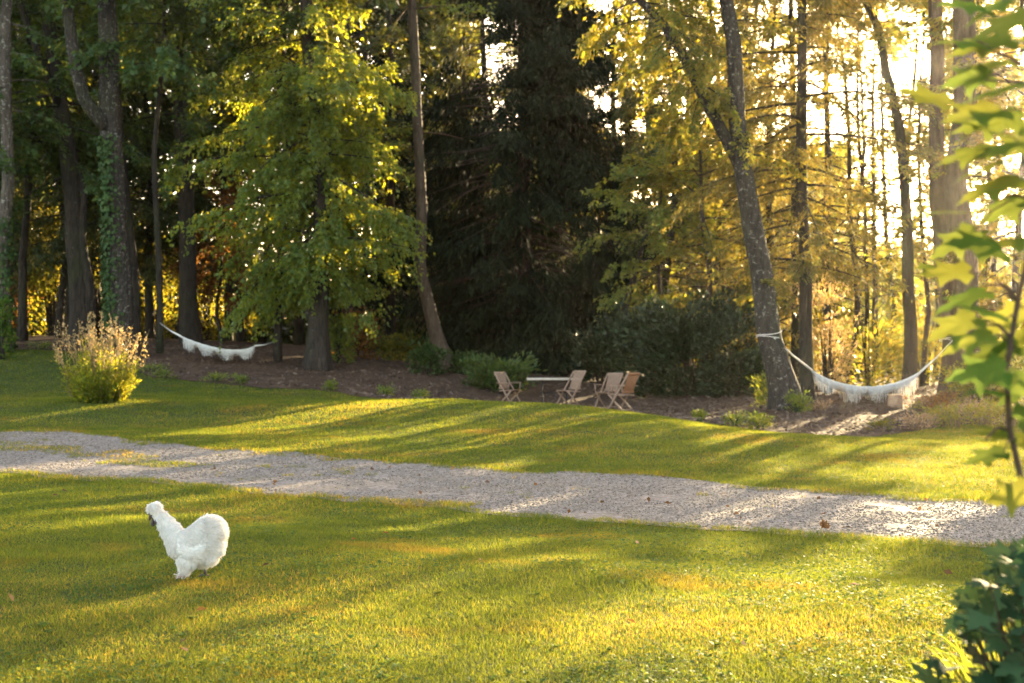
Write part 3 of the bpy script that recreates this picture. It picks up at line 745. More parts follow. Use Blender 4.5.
# the depth of the wood: one mass nobody could count
def wood_mass():
    Ps = []; 
    for x0, x1, y0, y1, n, zt in [(-45, -2, 64, 74, 30000, 5), (-45, -9, 60, 72, 90000, 20), (-9, -1.5, 57, 70, 30000, 17), (-1.5, 5, 62, 72, 6000, 6), (-9, 25, 95, 112, 75000, 16), (25, 36, 95, 110, 12000, 9), (36, 60, 95, 110, 16000, 8)]:
        x = rng.uniform(x0, x1, n); y = rng.uniform(y0, y1, n); z = rng.random(n) ** .9 * zt
        k = vnoise(x * 1.0 + z * .35, y + z * .8, 61, 1.7) + .4 * vnoise(x + z, y - z, 62, .6) > (.52 if zt > 6 and zt != 9 and zt != 8 else .3 if zt == 5 else .6)
        Ps.append(np.stack([x, y, z + Hh(x, y)], -1)[k])
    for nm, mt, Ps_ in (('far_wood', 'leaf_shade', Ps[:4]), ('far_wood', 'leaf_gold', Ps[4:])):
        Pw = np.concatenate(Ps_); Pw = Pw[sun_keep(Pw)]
        n = len(Pw); L = rng.uniform(.3, .6, n) * np.clip(Pw[:, 1] / 70, 1, 2)
        o = leaf_obj(nm, M[mt], None, Pw, rng.normal(size=(n, 3)) + [0, 0, -.4], rng.normal(size=(n, 3)) * .6 + [0, 0, 1], L, L * .6)
        tag(o, kind='stuff')
wood_mass()

# ---------------------------------------------------------------- shrubs and undergrowth
def shrub(px, py, d, w, h, n, mat, label, name='shrub', lsize=.1, lw=.55, group=None, dep=None, carve=True, stems=7, smat='bark_dark', cat='shrub', up=.35, lump=1.0):
    b = at(px, py, d); b.z = hz(b.x, d); dep = dep or w * .8
    e_ = empty(name, b, label, cat, group)
    st = MB(); C = []
    for i in range(stems):
        az = i * 2.4 + rng.random(); q = .35 + .65 * rng.random()
        tip = Vector((math.cos(az) * w * .42 * q, math.sin(az) * dep * .42 * q, h * (1.0 - .45 * q * rng.random()) * .92))
        P = [Vector((math.cos(az) * .06, math.sin(az) * .06, -.05)), tip * .5 + Vector((0, 0, h * .08)), tip]
        P[1].x *= .8; P[1].y *= .8
        st.tube(P, [.012 + .012 * h, .012, .004], 5, 0, None, False); C += [P[1], tip, (P[1] + tip) / 2]
    # sub-clumps round the stems
    cl = []
    for c in C:
        for k in range(4): cl.append((c.x + rng.normal() * w * .13, c.y + rng.normal() * dep * .13, max(.05, c.z + rng.normal() * h * .13)))
    for k in range(int(len(C) * 1.2)):
        az = rng.random() * 2 * PI; q = rng.random() ** .5
        cl.append((math.cos(az) * w * .45 * q, math.sin(az) * dep * .45 * q, h * rng.random() * .55 * (1.1 - q * .5)))
    cl = np.array(cl); idx = rng.integers(0, len(cl), n)
    Pw = cl[idx] + rng.normal(size=(n, 3)) * np.array([w * .075, dep * .075, h * .065]) * lump
    Pw[:, 2] = np.abs(Pw[:, 2]) + .01
    out = Pw.copy(); out[:, 2] *= .6
    Pg = Pw + np.array([b.x, b.y, b.z])
    Pg[:, 2] = np.maximum(Pg[:, 2], Hh(Pg[:, 0], Pg[:, 1]) + .02)
    if carve: k = sun_keep(Pg); Pg = Pg[k]; out = out[k]; n = len(Pg)
    L = lsize * rng.uniform(.6, 1.4, n)
    st.build('stems', M[smat], e_)
    leaf_obj('foliage', M[mat], e_, Pg, unit(out) + rng.normal(size=(n, 3)) * .5 + [0, 0, -.2 + up * .5], np.array([0, 0, 1.0]) + unit(out) * .4 + rng.normal(size=(n, 3)) * .5, L, L * lw, off=b)
    return e_
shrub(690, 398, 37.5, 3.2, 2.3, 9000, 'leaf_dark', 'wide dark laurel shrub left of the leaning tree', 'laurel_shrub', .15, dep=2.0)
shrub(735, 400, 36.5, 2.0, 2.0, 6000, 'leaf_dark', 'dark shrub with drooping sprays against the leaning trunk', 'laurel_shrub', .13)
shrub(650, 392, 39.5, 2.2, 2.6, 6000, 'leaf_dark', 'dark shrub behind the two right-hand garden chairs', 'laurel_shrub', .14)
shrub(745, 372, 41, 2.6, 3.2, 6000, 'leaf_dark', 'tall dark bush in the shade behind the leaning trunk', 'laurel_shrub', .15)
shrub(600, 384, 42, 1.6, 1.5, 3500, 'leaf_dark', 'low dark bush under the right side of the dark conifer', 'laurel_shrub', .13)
shrub(500, 384, 39.5, 1.9, .85, 3000, 'leaf_bluegreen', 'pale green leafy plant on the bank behind the leftmost chair', 'fern', .16, .35, cat='plant', smat='ivy')
shrub(428, 380, 41, 1.1, .9, 1600, 'ivy', 'low ivy mound left of the slender leaning trunk', 'ivy_bush', .09, .7, cat='plant')
shrub(462, 378, 42, .8, .6, 900, 'ivy', 'small ivy mound at the right foot of the slender leaning trunk', 'ivy_bush', .09, .7, cat='plant')
shrub(398, 362, 45, 1.5, .8, 1600, 'leaf_gold', 'low golden sunlit shrub between the leafy tree and the slender leaning trunk', 'shrub', .12)
shrub(355, 362, 44, 1.5, 1.6, 1900, 'leaf_rust', 'rust-brown bush at the right foot of the leafy tree', 'shrub', .12)
shrub(505, 360, 50, 2.4, .6, 1600, 'leaf_gold', 'strip of golden low plants under the dark conifer, right of the slender trunk', 'shrub', .13, dep=.7, cat='plant')
shrub(338, 330, 42, 1.1, 2.4, 2500, 'leaf_green', 'green saplings growing against the leafy tree, right of its trunk', 'sapling', .12)
GB = 'golden undergrowth between the trunks of the left wood'
for px, d, w, h, n, m in [(25, 56, 2.8, 4.2, 3600, 'leaf_gold'), (52, 54, 2.4, 5.4, 3800, 'leaf_gold'), (92, 56, 2.2, 4.6, 3000, 'leaf_gold'), (150, 56, 2.6, 4.2, 3200, 'leaf_gold'), (205, 56, 2.4, 4.2, 3200, 'leaf_gold'), (120, 57, 2.0, 4.8, 2600, 'leaf_rust'), (243, 55, 1.2, 2.2, 900, 'leaf_gold'), (5, 52, 1.6, 2.0, 1200, 'leaf_rust')]:
    shrub(px, 345, d, w, h, n, m, 'one of the golden bushes glowing between the trunks of the left wood', 'undergrowth_bush', .15, group=GB)
shrub(2, 352, 39.5, .7, 1.6, 420, 'leaf_maple', 'bright green sapling at the left edge of the picture', 'sapling', .14, .7, carve=False)
shrub(828, 398, 35.5, 1.5, 3.1, 5200, 'straw', 'tall dry tan-brown bush right of the thin conifer trunk', 'dry_bush', .09, .3, lump=.9)
shrub(870, 392, 38, 2.2, 3.0, 5200, 'leaf_gold', 'large golden bush behind the middle of the right hammock', 'shrub', .12)
shrub(925, 392, 39, 1.8, 2.8, 4500, 'leaf_gold', 'golden bush between the slim trunk and the pair of thick trunks', 'shrub', .12)
shrub(847, 390, 40.5, 1.2, 1.3, 2000, 'leaf_dark', 'dark green bush behind the left half of the right hammock', 'shrub', .12)
shrub(1005, 400, 35, 2.0, 2.4, 4200, 'leaf_gold', 'golden bush right of the thick trunk, behind the maple sapling', 'shrub', .12)
shrub(985, 408, 29.5, 1.6, .9, 2600, 'leaf_gold', 'low olive bush at the edge of the lawn under the thick trunk', 'shrub', .08)
shrub(1030, 405, 30, 2.0, 1.3, 3200, 'leaf_green', 'green bush by the lawn behind the maple sapling stem', 'shrub', .09)
shrub(772, 406, 31.5, .9, .7, 900, 'leaf_green', 'bright green weeds at the left foot of the leaning tree', 'weed_clump', .11, .3, cat='plant', smat='ivy')
shrub(798, 408, 29.3, .5, .35, 500, 'leaf_green', 'small green weeds at the right foot of the leaning tree', 'weed_clump', .08, .4, cat='plant', smat='ivy')
for px, d, w, h in [(1150, 20.5, 3.0, 2.35), (1290, 20, 3.0, 2.5), (1128, 16.3, 1.9, 1.75)]:  # unseen bushes added to shade the right part of the path
    shrub(px, 380, d, w, h, 9000, 'leaf_green', 'added unseen hazel bush shading the path, beyond the right edge of the picture', 'added_shade_shrub', .09, group='added unseen shade bushes beyond the right edge', dep=2.0)
GW = 'dry weeds along the bed under the right hammock'
for px, py, d, w, h, n, m in [(880, 428, 25.6, .5, .18, 300, 'leaf_gold'), (915, 428, 25.6, .8, .3, 500, 'dry'), (918, 408, 30.5, .7, .25, 400, 'dry'), (940, 412, 29, 1.0, .4, 700, 'leaf_rust'),
                              (955, 428, 26, .8, .35, 600, 'leaf_gold'), (935, 424, 26.6, .9, .35, 600, 'leaf_gold'), (985, 428, 26.5, .9, .4, 700, 'leaf_gold'), (820, 412, 29.4, .5, .2, 250, 'dry'), (970, 416, 28, .9, .4, 600, 'dry'), (1010, 428, 26, 1.0, .4, 700, 'leaf_gold')]:
    shrub(px, py, d, w, h, n, m, 'one of the low dry weed clumps along the bed under the right hammock', 'weed_clump', .06, .4, group=GW, cat='plant', smat='dry', stems=6)
GE = 'ragged weeds along the edge of the mulch'
for px, d, w in [(40, 43, .8), (150, 37.5, .9), (165, 36.5, .6), (215, 36, .7), (240, 35.6, .5), (330, 35, .4), (385, 34.5, .5), (420, 34, .5), (735, 25.8, .5), (760, 25.4, .45), (755, 27, .6), (700, 27, .3)]:
    shrub(px, 390, d, w, .22, 300, 'leaf_green', 'one of the small green weed tufts along the edge of the dark mulch', 'weed_clump', .07, .35, group=GE, cat='plant', smat='ivy', stems=5)

# golden clump with dry stalks on the lawn
d = 27; b = at(100, 402, d); b.z = hz(b.x, d)
e_ = empty('grass_clump', b, 'bushy golden-green clump with tall dry straw-coloured stalks on the left lawn', 'shrub')
PL, DL, NL, LL_ = [], [], [], []; gs = MB()
for i in range(330):
    az = rng.random() * 2 * PI; q = rng.random() ** .6; h = rng.uniform(.5, 1.25) * (1.05 - .45 * q) * (.8 + .4 * rng.random())
    p0 = np.array([math.cos(az) * q * .42, math.sin(az) * q * .36, 0]); p2 = np.array([math.cos(az) * q * (.62 + .35 * rng.random()), math.sin(az) * q * .75, h])
    if i % 22 == 0: p2 = p2 * [1.35, 1.2, .95]
    p1 = (p0 + p2) / 2 + [0, 0, h * .12]
    gs.tube([p0, p1, p2], [.005, .004, .002], 3, 0, None, False)
    m_ = 30; ss = rng.random(m_)[:, None]
    c = (1 - ss) ** 2 * p0 + 2 * ss * (1 - ss) * p1 + ss ** 2 * p2
    PL.append(c + rng.normal(size=(m_, 3)) * .02); dr = (p2 - p0) / np.linalg.norm(p2 - p0)
    DL.append(dr * .9 + rng.normal(size=(m_, 3)) * .55); NL.append(rng.normal(size=(m_, 3)) * .6 + [math.cos(az) * .4, math.sin(az) * .4 - .2, .8]); LL_.append(rng.uniform(.05, .13, m_) * (1.15 - .5 * ss[:, 0]))
Pw = np.concatenate(PL); Pw[:, 2] = np.abs(Pw[:, 2]) + .01; L = np.concatenate(LL_)
gs.build('stems', M['leaf_lime'], e_)
leaf_obj('foliage', M['leaf_lime'], e_, Pw, np.concatenate(DL), np.concatenate(NL), L, L * .3)
st = MB(); SP = []
for i in range(75):
    az = rng.random() * 2 * PI; q = rng.random() ** .6; h = rng.uniform(1.1, 2.0) * (1 - .25 * q)
    cx = .12 if i % 2 else -.1
    p0 = np.array([cx + math.cos(az) * q * .5, math.sin(az) * q * .45, .1]); p2 = np.array([cx + math.cos(az) * q * .85 + rng.normal() * .08, math.sin(az) * q * .7, h]); p1 = (p0 + p2) / 2 + [0, 0, .1]
    st.tube([p0, p1, p2], [.006, .005, .003], 3, 0, None, False)
    for k in range(26):
        s_ = 1 - rng.random() * .34; SP.append(p0 + (p2 - p0) * s_ + rng.normal(size=3) * .022)
st.build('stalks', M['straw'], e_)
SP = np.array(SP); n = len(SP); L = rng.uniform(.03, .07, n)
leaf_obj('seed_heads', M['straw'], e_, SP, rng.normal(size=(n, 3)) * .6 + [0, 0, 1], rng.normal(size=(n, 3)), L, L * .5)

# ---------------------------------------------------------------- hammocks
def hammock(name, pts_px, rope_a, rope_b, scal, label, width):
    """pts_px: (px, row, depth) along the cloth's upper edge; scal: (u, drop) of the fringe's lower edge"""
    C = np.array([tuple(at(*p)) for p in pts_px]); n0 = len(C)
    n = 60; u = np.linspace(0, 1, n); tt = np.linspace(0, 1, n0)
    # smooth the edge with a cubic
    co = [np.polyfit(tt, C[:, k], 3) for k in range(3)]
    E = np.stack([np.polyval(c, u) for c in co], -1)
    base = Vector(E[n // 2]); 
    root = empty(name, base, label, 'hammock', 'white fringed hammocks slung between the trees')
    bm_ = math.sin
    prof = np.clip(np.sin(u * PI), 0, 1) ** .6
    k = 16; ph = np.linspace(0, PI, k)      # a U from the near edge, under, up to the far edge
    wv = width * (.08 + .92 * prof); dp = width * .27 * prof + .018
    back = np.array([0, 1.0, 0])
    V = []
    for i in range(n):
        for j in range(k):
            c = E[i] + back * (wv[i] * (1 - math.cos(ph[j])) * .5)
            V.append(c + np.array([0, 0, -dp[i] * math.sin(ph[j]) + .012 * math.sin(u[i] * 70 + j * .8) * prof[i]]))
    V = np.array(V)
    fq = np.array([(i * k + j, (i + 1) * k + j, (i + 1) * k + j + 1, i * k + j + 1) for i in range(n - 1) for j in range(k - 1)])
    ob = np_mesh('cloth', V, fq, M['cotton'], root, rnd=rng.random(len(V)), smooth=True, off=base)
    sol = ob.modifiers.new("thick", 'SOLIDIFY'); sol.thickness = .012
    edge = MB(); edge.tube(E[2:-2], .016, 6, .15); edge.build('edge_cord', M['rope'], root, True, base)
    # macrame fringe: netting that falls from the edge in scallops, ending in loose strings
    su = np.array([q[0] for q in scal]); sd = np.array([q[1] for q in scal])
    for side, yo, nm in ((0, -.02, 'fringe'), (1, 1, 'fringe')):
        fr_v = []; 
        m = 96
        for a_ in range(m):
            uu = .04 + .92 * a_ / (m - 1); 
            e0 = np.array([np.interp(uu, u, E[:, q]) for q in range(3)]) + back * (yo if side == 0 else float(np.interp(uu, u, wv)) + .02)
            drop = float(np.interp(uu, su, sd)) * (.8 + .25 * rng.random()) + .02
            w = .0055; sway = rng.normal() * .012
            P = [e0, e0 + [sway * .3, -.012 * (1 - 2 * side), -drop * .45], e0 + [sway + .01 * math.sin(uu * 60), 0, -drop]]
            for q in range(2):
                p, r = P[q], P[q + 1]
                fr_v += [p + [-w, 0, 0], p + [w, 0, 0], r + [w * .8, rng.normal() * .004, 0], r + [-w * .8, rng.normal() * .004, 0]]
            if a_ % 2 == 0:         # cross knots
                e1 = e0 + [E[-1][0] * 0 + (.03), 0, -drop * .3]
                fr_v += [e0 + [0, 0, -drop * .1], e0 + [.008, 0, -drop * .08], e1 + [.008, 0, -drop * .1], e1 + [0, 0, -drop * .13]]
                e2 = e0 + [-.03, 0, -drop * .42]
                fr_v += [e0 + [0, 0, -drop * .15], e0 + [.008, 0, -drop * .13], e2 + [.008, 0, -drop * .1], e2 + [0, 0, -drop * .13]]
        # the dense upper band
        for a_ in range(m - 1):
            u0, u1 = .04 + .92 * a_ / (m - 1), .04 + .92 * (a_ + 1) / (m - 1)
            if (a_ // 2) % 3 == 2: continue
            q0 = np.array([np.interp(u0, u, E[:, q]) for q in range(3)]) + back * (yo if side == 0 else float(np.interp(u0, u, wv)) + .02)
            q1 = np.array([np.interp(u1, u, E[:, q]) for q in range(3)]) + back * (yo if side == 0 else float(np.interp(u1, u, wv)) + .02)
            dr = .5 * float(np.interp(u0, su, sd)) * (.6 + .4 * math.sin(a_ * 1.9))
            fr_v += [q0, q1, q1 - [0, 0, dr], q0 - [0, 0, dr]]
        fr_v = np.array(fr_v)
        np_mesh(nm, fr_v, np.arange(len(fr_v)).reshape(-1, 4), M['cotton'], root, rnd=rng.random(len(fr_v)), off=base)
    for end, tgt in ((E[0], rope_a), (E[-1], rope_b)):
        rp = MB(); tgt = np.array(tgt)
        mid = (end + tgt) / 2 - [0, 0, .03]
        rp.tube([end + [0, wv[0] * .4, 0], mid, tgt], [.028, .018, .013], 6, .1)
        # the fan of cords that gathers the cloth
        inner = E[4] if np.allclose(end, E[0]) else E[-5]
        for y in np.linspace(0, wv[4], 5): rp.tube([inner + [0, y, -.01], end * .7 + inner * .3 + [0, y * .5, 0], end + [0, wv[0] * .4, 0]], .008, 4, 0, None, False)
        rp.build('rope', M['rope'], root, True, base)
    return root
hammock('hammock', [(181, 336.5, 39.6), (195, 342, 39.6), (212, 347.5, 39.6), (228, 350, 39.7), (243, 349.5, 39.8), (255, 346, 40)],
        tuple(at(160, 323, 40.9)), tuple(at(273, 342, 40.9)),
        [(0, .08), (.05, .28), (.13, .32), (.21, .06), (.31, .32), (.37, .26), (.44, .06), (.56, .32), (.61, .26), (.69, .06), (.84, .30), (.93, .2), (1, .04)],
        'white fringed hammock hanging in the shade on the left, behind the mulch', .5)
hammock('hammock', [(812, 370.5, 30.5), (828, 379, 30.7), (846, 384.5, 31), (866, 387, 31.3), (886, 386.5, 31.6), (905, 380.5, 32), (920, 372.5, 32.4)],
        tuple(at(774, 338, 29.74)), tuple(at(953, 340, 33.5)),
        [(0, .04), (.06, .20), (.14, .34), (.20, .30), (.27, .07), (.36, .36), (.42, .40), (.50, .10), (.58, .38), (.64, .34), (.71, .10), (.80, .36), (.92, .42), (.97, .3), (1, .1)],
        'sunlit white fringed hammock slung from the leaning tree on the right, above the stump', .55)
# the cord wound round the leaning trunk and the thick trunk
for nm, c, r, lab in (('rope', at(769, 337, 30), .268, 'pale cord tied round the leaning tree, holding the right hammock'), ('rope', at(949, 340, 33.8), .225, 'pale cord tied round the thinner sunlit trunk at the right hammock')):
    rp = MB(); 
    for q in range(2): rp.tube([c + Vector((math.cos(a_) * r, math.sin(a_) * r, .02 * math.sin(a_ * 2 + q) + q * .07 + .05 * math.cos(a_) * (q == 1))) for a_ in np.linspace(0, 2 * PI, 28)], .008, 5, 0, None, False)
    tag(rp.build(nm, M['rope'], None, True), lab, 'rope')

# ---------------------------------------------------------------- stump
d = 30.3; b = at(895, 404, d); b.z = hz(b.x, d)
e_ = empty('tree_stump', b, 'short sawn log standing on the ground under the right hammock', 'stump')
m = MB(); m.tube([(0, 0, -.05), (0, 0, .1), (.005, 0, .27)], [.165, .155, .15], 18, .05, None, False); m.build('bark', M['cutwood'], e_, True)
m = MB(); m.tube([(.005, 0, .262), (.005, 0, .275)], [.148, .142], 18, .04); m.build('cut_top', M['cutwood'], e_)

# ---------------------------------------------------------------- table and chairs
d = 36; b = at(553.5, 406, d); b.z = hz(b.x, d); TH = at(0, 378, d).z - b.z
e_ = empty('garden_table', b, 'garden table with pale top on thin black iron legs', 'table')
m = MB(); w = 1.34; dp = .78
for i in range(7): m.box((0, -dp / 2 + (i + .5) * dp / 7, TH - .0175), (w, dp / 7 - .006, .035), None, .004)
m.box((0, -dp / 2 - .014, TH - .026), (w + .01, .026, .055), None, .005); m.box((0, dp / 2 + .014, TH - .026), (w + .01, .026, .055), None, .005)
m.build('table_top', M['table_top'], e_)
for sx in (-1, 1):
    m = MB(); x = sx * .31 + .02
    m.tube([(x, -.26, .0), (x, -.24, .05), (x, -.05, TH * .5), (x, -.24, TH - .06)], .022, 8)
    m.tube([(x, .26, .0), (x, .24, .05), (x, .05, TH * .5), (x, .24, TH - .06)], .017, 8)
    m.tube([(x, -.24, TH - .06), (x, .24, TH - .06)], .015, 8); m.tube([(x, -.05, TH * .5), (x, .05, TH * .5)], .015, 8)
    m.tube([(x, 0, .02), (x, 0, TH - .05)], .02, 8); m.tube([(x - .1, 0, .015), (x + .1, 0, .015)], .016, 8)
    m.build('leg', M['iron'], e_, True)
m = MB(); m.tube([(-.29, 0, TH * .5), (.33, 0, TH * .5)], .013, 8); m.tube([(-.5, .18, TH - .07), (.5, .18, TH - .07)], .015, 6); m.tube([(-.5, -.18, TH - .07), (.5, -.18, TH - .07)], .015, 6)
m.build('stretcher', M['iron'], e_, True)

def chair(px, d, rz, label, s=1.0, arms=True, wood='wood', backwood=None):
    x = (px - 512) / F * d; b = Vector((x, d, hz(x, d) + .01))
    root = empty('garden_chair', b, label, 'chair', 'folding slatted chairs round the garden table', rz)
    root.scale = (s, s, s); w = .50; W = M[wood]
    # faces +x; seat 0.43 high, back leans to -x
    m = MB()
    for i in range(7): m.box((-.17 + i * .065, 0, .43 + .004 * i), (.052, w - .07, .018), None, .003)
    m.bar((-.22, -w / 2 + .05, .42), (.25, -w / 2 + .05, .445), .025, .04); m.bar((-.22, w / 2 - .05, .42), (.25, w / 2 - .05, .445), .025, .04)
    m.build('seat', W, root)
    p0 = Vector((-.19, 0, .50)); p1 = Vector((-.36, 0, .93))
    m = MB()
    for q, h in ((0, .05), (1, .07)):
        p = p0.lerp(p1, q); m.bar(p + Vector((0, -w / 2 + .02, 0)), p + Vector((0, w / 2 - .02, 0)), .022, h, (p1 - p0))
    ns = 8
    for i in range(ns):
        y = -w / 2 + .065 + i * (w - .13) / (ns - 1)
        m.bar(p0 + Vector((.004, y, 0)), p1 + Vector((.004, y, 0)), .038, .012, (1, 0, .4), .002)
    m.build('backrest', M[backwood] if backwood else W, root)
    for sy in (-1, 1):
        y = sy * (w / 2 - .012)
        m = MB(); m.bar((.27, y, 0), (-.37, y, .95), .042, .026, (0, 1, 0), .003); m.build('rear_leg', W, root)   # long leg runs up into the back post
        y2 = sy * (w / 2 - .045)
        m = MB(); m.bar((-.24, y2, 0), (.24, y2, .45), .042, .024, (0, 1, 0), .003); m.build('front_leg', W, root)
        if arms:
            m = MB(); m.bar((-.27, sy * (w / 2 + .02), .645), (.22, sy * (w / 2 + .02), .66), .05, .022, (0, 0, 1), .004)
            m.bar((.16, sy * (w / 2 + .015), .44), (.19, sy * (w / 2 + .015), .65), .03, .02, (0, 1, 0)); m.build('arm', W, root)
    m = MB(); m.bar((.23, -w / 2 + .02, .055), (.23, w / 2 - .02, .055), .022, .035); m.build('stretcher', W, root)
    m = MB(); m.bar((-.19, -w / 2 + .05, .075), (-.19, w / 2 - .05, .075), .022, .035); m.build('stretcher', W, root)
    return root
chair(509.5, 36.6, R(-38), 'leftmost weathered folding chair with arms, facing the table', .9, True)
chair(569, 34.8, R(218), 'plain folding chair close behind the right end of the table', .95, False)
chair(607.5, 34.2, R(232), 'grey slatted folding chair with arms, just behind the one with the shade-tinted back', .92, True)
chair(621.5, 32.9, R(140), 'front right folding chair, backrest tinted reddish-brown for shade', .97, True, 'wood', 'wood_shaded')

# ---------------------------------------------------------------- the white silkie hen
U = .00545; d = 7.72; hb = at(196, 577.5, d); hb.z = hz(hb.x, d) + .004
def hp(px, py, y=0): return Vector(((px - 196) * U, y, (577.5 - py) * U))
hen = empty('silkie_chicken', hb, 'fluffy white hen with a round crest and puffy tail standing on the lawn', 'hen')
EL = [(154.5, 508, 6.6, 6.0, 6.4, 0), (156.5, 512.5, 6.2, 6.6, 6, 0), (161, 518, 7, 7.5, 6.5, 0), (166, 524, 8.6, 8.5, 8, 0), (171, 531, 10, 10, 9.5, 0), (175.5, 538, 11, 11.5, 11.5, 0), (179.5, 545, 12.5, 13.5, 13, 0),
      (187, 544, 14.5, 15, 14.5, 0), (194, 540, 13.5, 14, 14, 0), (200, 535, 13, 14, 13.5, 0), (206, 543, 13.5, 15, 14, 0), (211, 531, 14.2, 14.5, 13, 0), (206, 527, 12, 10.5, 11, 0), (213, 545, 11, 13, 11, 0), (210, 556, 8.5, 8, 9, 0),
      (189, 559, 11, 9, 8, -5.5), (186.5, 564, 7.5, 7.5, 6.5, -5), (200, 558, 10, 9, 8, 4.5), (203, 561, 6, 6.5, 5.5, 4.5), (196, 552, 15, 10, 13, -3)]
bm = bmesh.new()
for px, py, rx, rz_, ry, y in EL:
    mm = Matrix.Translation(hp(px, py, y * U)) @ Matrix.Diagonal((rx * U * 1.0, ry * U * 1.0, rz_ * U * 1.0, 1))
    bmesh.ops.create_icosphere(bm, subdivisions=3, radius=1, matrix=mm)
tmp_me = bpy.data.meshes.new("t"); bm.to_mesh(tmp_me); bm.free()
tmp = bpy.data.objects.new("t", tmp_me); col.objects.link(tmp)
rm = tmp.modifiers.new("r", 'REMESH'); rm.mode = 'VOXEL'; rm.voxel_size = .0055
sm = tmp.modifiers.new("s", 'SMOOTH'); sm.iterations = 6; sm.factor = .5
dg = bpy.context.evaluated_depsgraph_get()
bme = bpy.data.meshes.new_from_object(tmp.evaluated_get(dg)); bpy.data.objects.remove(tmp)
bme.name = 'body'; bme.materials.clear(); bme.materials.append(M['feather'])
bme.polygons.foreach_set("use_smooth", np.ones(len(bme.polygons), dtype=bool))
ra = bme.attributes.new("rnd", 'FLOAT', 'POINT'); ra.data.foreach_set("value", rng.random(len(bme.vertices)).astype(np.float32))
body = bpy.data.objects.new('body', bme); col.objects.link(body); body.parent = hen
nv = len(bme.vertices); co = np.empty(nv * 3, np.float32); no = np.empty(nv * 3, np.float32)
bme.vertices.foreach_get("co", co); bme.vertices.foreach_get("normal", no); co = co.reshape(-1, 3); no = no.reshape(-1, 3)
n = 34000; ix = rng.integers(0, nv, n); Pw = co[ix] + rng.normal(size=(n, 3)) * .002; Nn = no[ix]
flow = np.tile(np.array([.75, 0, -.45]), (n, 1))
hx_ = Pw[:, 0] / U + 196; hy_ = 577.5 - Pw[:, 2] / U
tail = (hx_ > 203) & (hy_ < 545); flow[tail] = [.35, 0, -.1]
leg_ = hy_ > 556; flow[leg_] = [.15, 0, -.9]
neck = (hx_ < 172) & (hy_ < 535); flow[neck] = [.45, 0, -.75]
crest = hy_ < 512; flow[crest] = [.1, 0, -.25]
D = unit(flow - Nn * (flow * Nn).sum(1)[:, None] * .8) + Nn * (.30 + .3 * rng.random((n, 1))) + rng.normal(size=(n, 3)) * .16
D[tail] += Nn[tail] * .45; D[crest] += Nn[crest] * .3
face = (hx_ < 158) & (hy_ > 511) & (hy_ < 522)
L = .014 + .012 * rng.random(n); L[tail] *= 1.2; L[face] *= .3
keep = ~((hx_ < 155.5) & (hy_ > 511))
leaf_obj('plumage', M['feather'], hen, (Pw - Nn * .002)[keep], D[keep], (Nn + rng.normal(size=(n, 3)) * .5)[keep], L[keep], np.full(keep.sum(), .0028), .05)
# wing: a softly lifted pad of feathers on each flank
for sy in (-1, 1):
    n = 2600; q = rng.random(n); r_ = rng.normal(size=n) * .3
    wx = 180 + q * 26; wz = 543 + 7 * np.sin(q * PI) * 1 + r_ * 9 * (1 - q * .5)
    Pw = np.stack([(wx - 196) * U, sy * (14.2 + 1.6 * np.sin(q * PI) - .06 * (wz - 545) ** 2 * .25) * U, (577.5 - wz) * U], -1)
    D = np.array([.85, sy * .12, -.28]) + rng.normal(size=(n, 3)) * .16
    leaf_obj('wing', M['feather'], hen, Pw, D, np.array([0, sy, .25]) + rng.normal(size=(n, 3)) * .3, rng.uniform(.018, .032, n), np.full(n, .004), .05)
# face, beak, comb, wattles, eyes
m = MB(); m.tube([hp(157, 513), hp(152.6, 515), hp(149.6, 518)], [.026, .020, .008], 10); m.build('face', M['face_dark'], hen, True)
m = MB(); m.tube([hp(151.4, 516.5), hp(149.6, 519), hp(149.2, 521.3)], [.0095, .006, .001], 8); m.build('beak', M['face_dark'], hen, True)
m = MB(); m.tube([hp(153.5, 511.5), hp(150.5, 512.5), hp(148.8, 514.4)], [.012, .014, .005], 8, .2); m.build('comb', M['face_dark'], hen, True)
for sy in (-1, 1):
    m = MB(); m.tube([hp(152.8, 519, sy * .008), hp(152.8, 523, sy * .011), hp(153.2, 526, sy * .010)], [.005, .0095, .004], 8); m.build('wattle', M['face_dark'], hen, True)
    m = MB(); m.tube([hp(156.6, 519, sy * .024), hp(157.2, 521.5, sy * .026), hp(157.6, 524, sy * .024)], [.004, .008, .003], 8); m.build('earlobe', M['face_dark'], hen, True)
    bm = bmesh.new(); bmesh.ops.create_uvsphere(bm, u_segments=12, v_segments=8, radius=.0052, matrix=Matrix.Translation(hp(153.3, 514.6, sy * .0205)))
    me_ = bpy.data.meshes.new('eye'); bm.to_mesh(me_); bm.free(); me_.materials.append(M['eye']); o = bpy.data.objects.new('eye', me_); col.objects.link(o); o.parent = hen
def foot(fx, y, lift, back, mat):
    m = MB(); A0 = hp(fx, 566, y); B0 = hp(fx + back, 575 - lift, y)
    m.tube([A0, A0.lerp(B0, .5) + Vector((.004, 0, 0)), B0], [.010, .008, .0085], 8)
    for k, (an, l_) in enumerate([(PI, .040), (PI - .5, .034), (PI + .5, .034), (.2, .022), (.9, .018)]):
        tip = B0 + Vector((math.cos(an) * l_, math.sin(an) * l_, -.010 + lift * .0))
        m.tube([B0, B0.lerp(tip, .55) + Vector((0, 0, .004)), tip], [.0065, .0052, .0028], 6)
    m.build('leg', mat, hen, True)
foot(184.5, -.028, 0, -.5, M['skin_pink']); foot(202.5, .026, 0, 1.5, M['face_dark'])
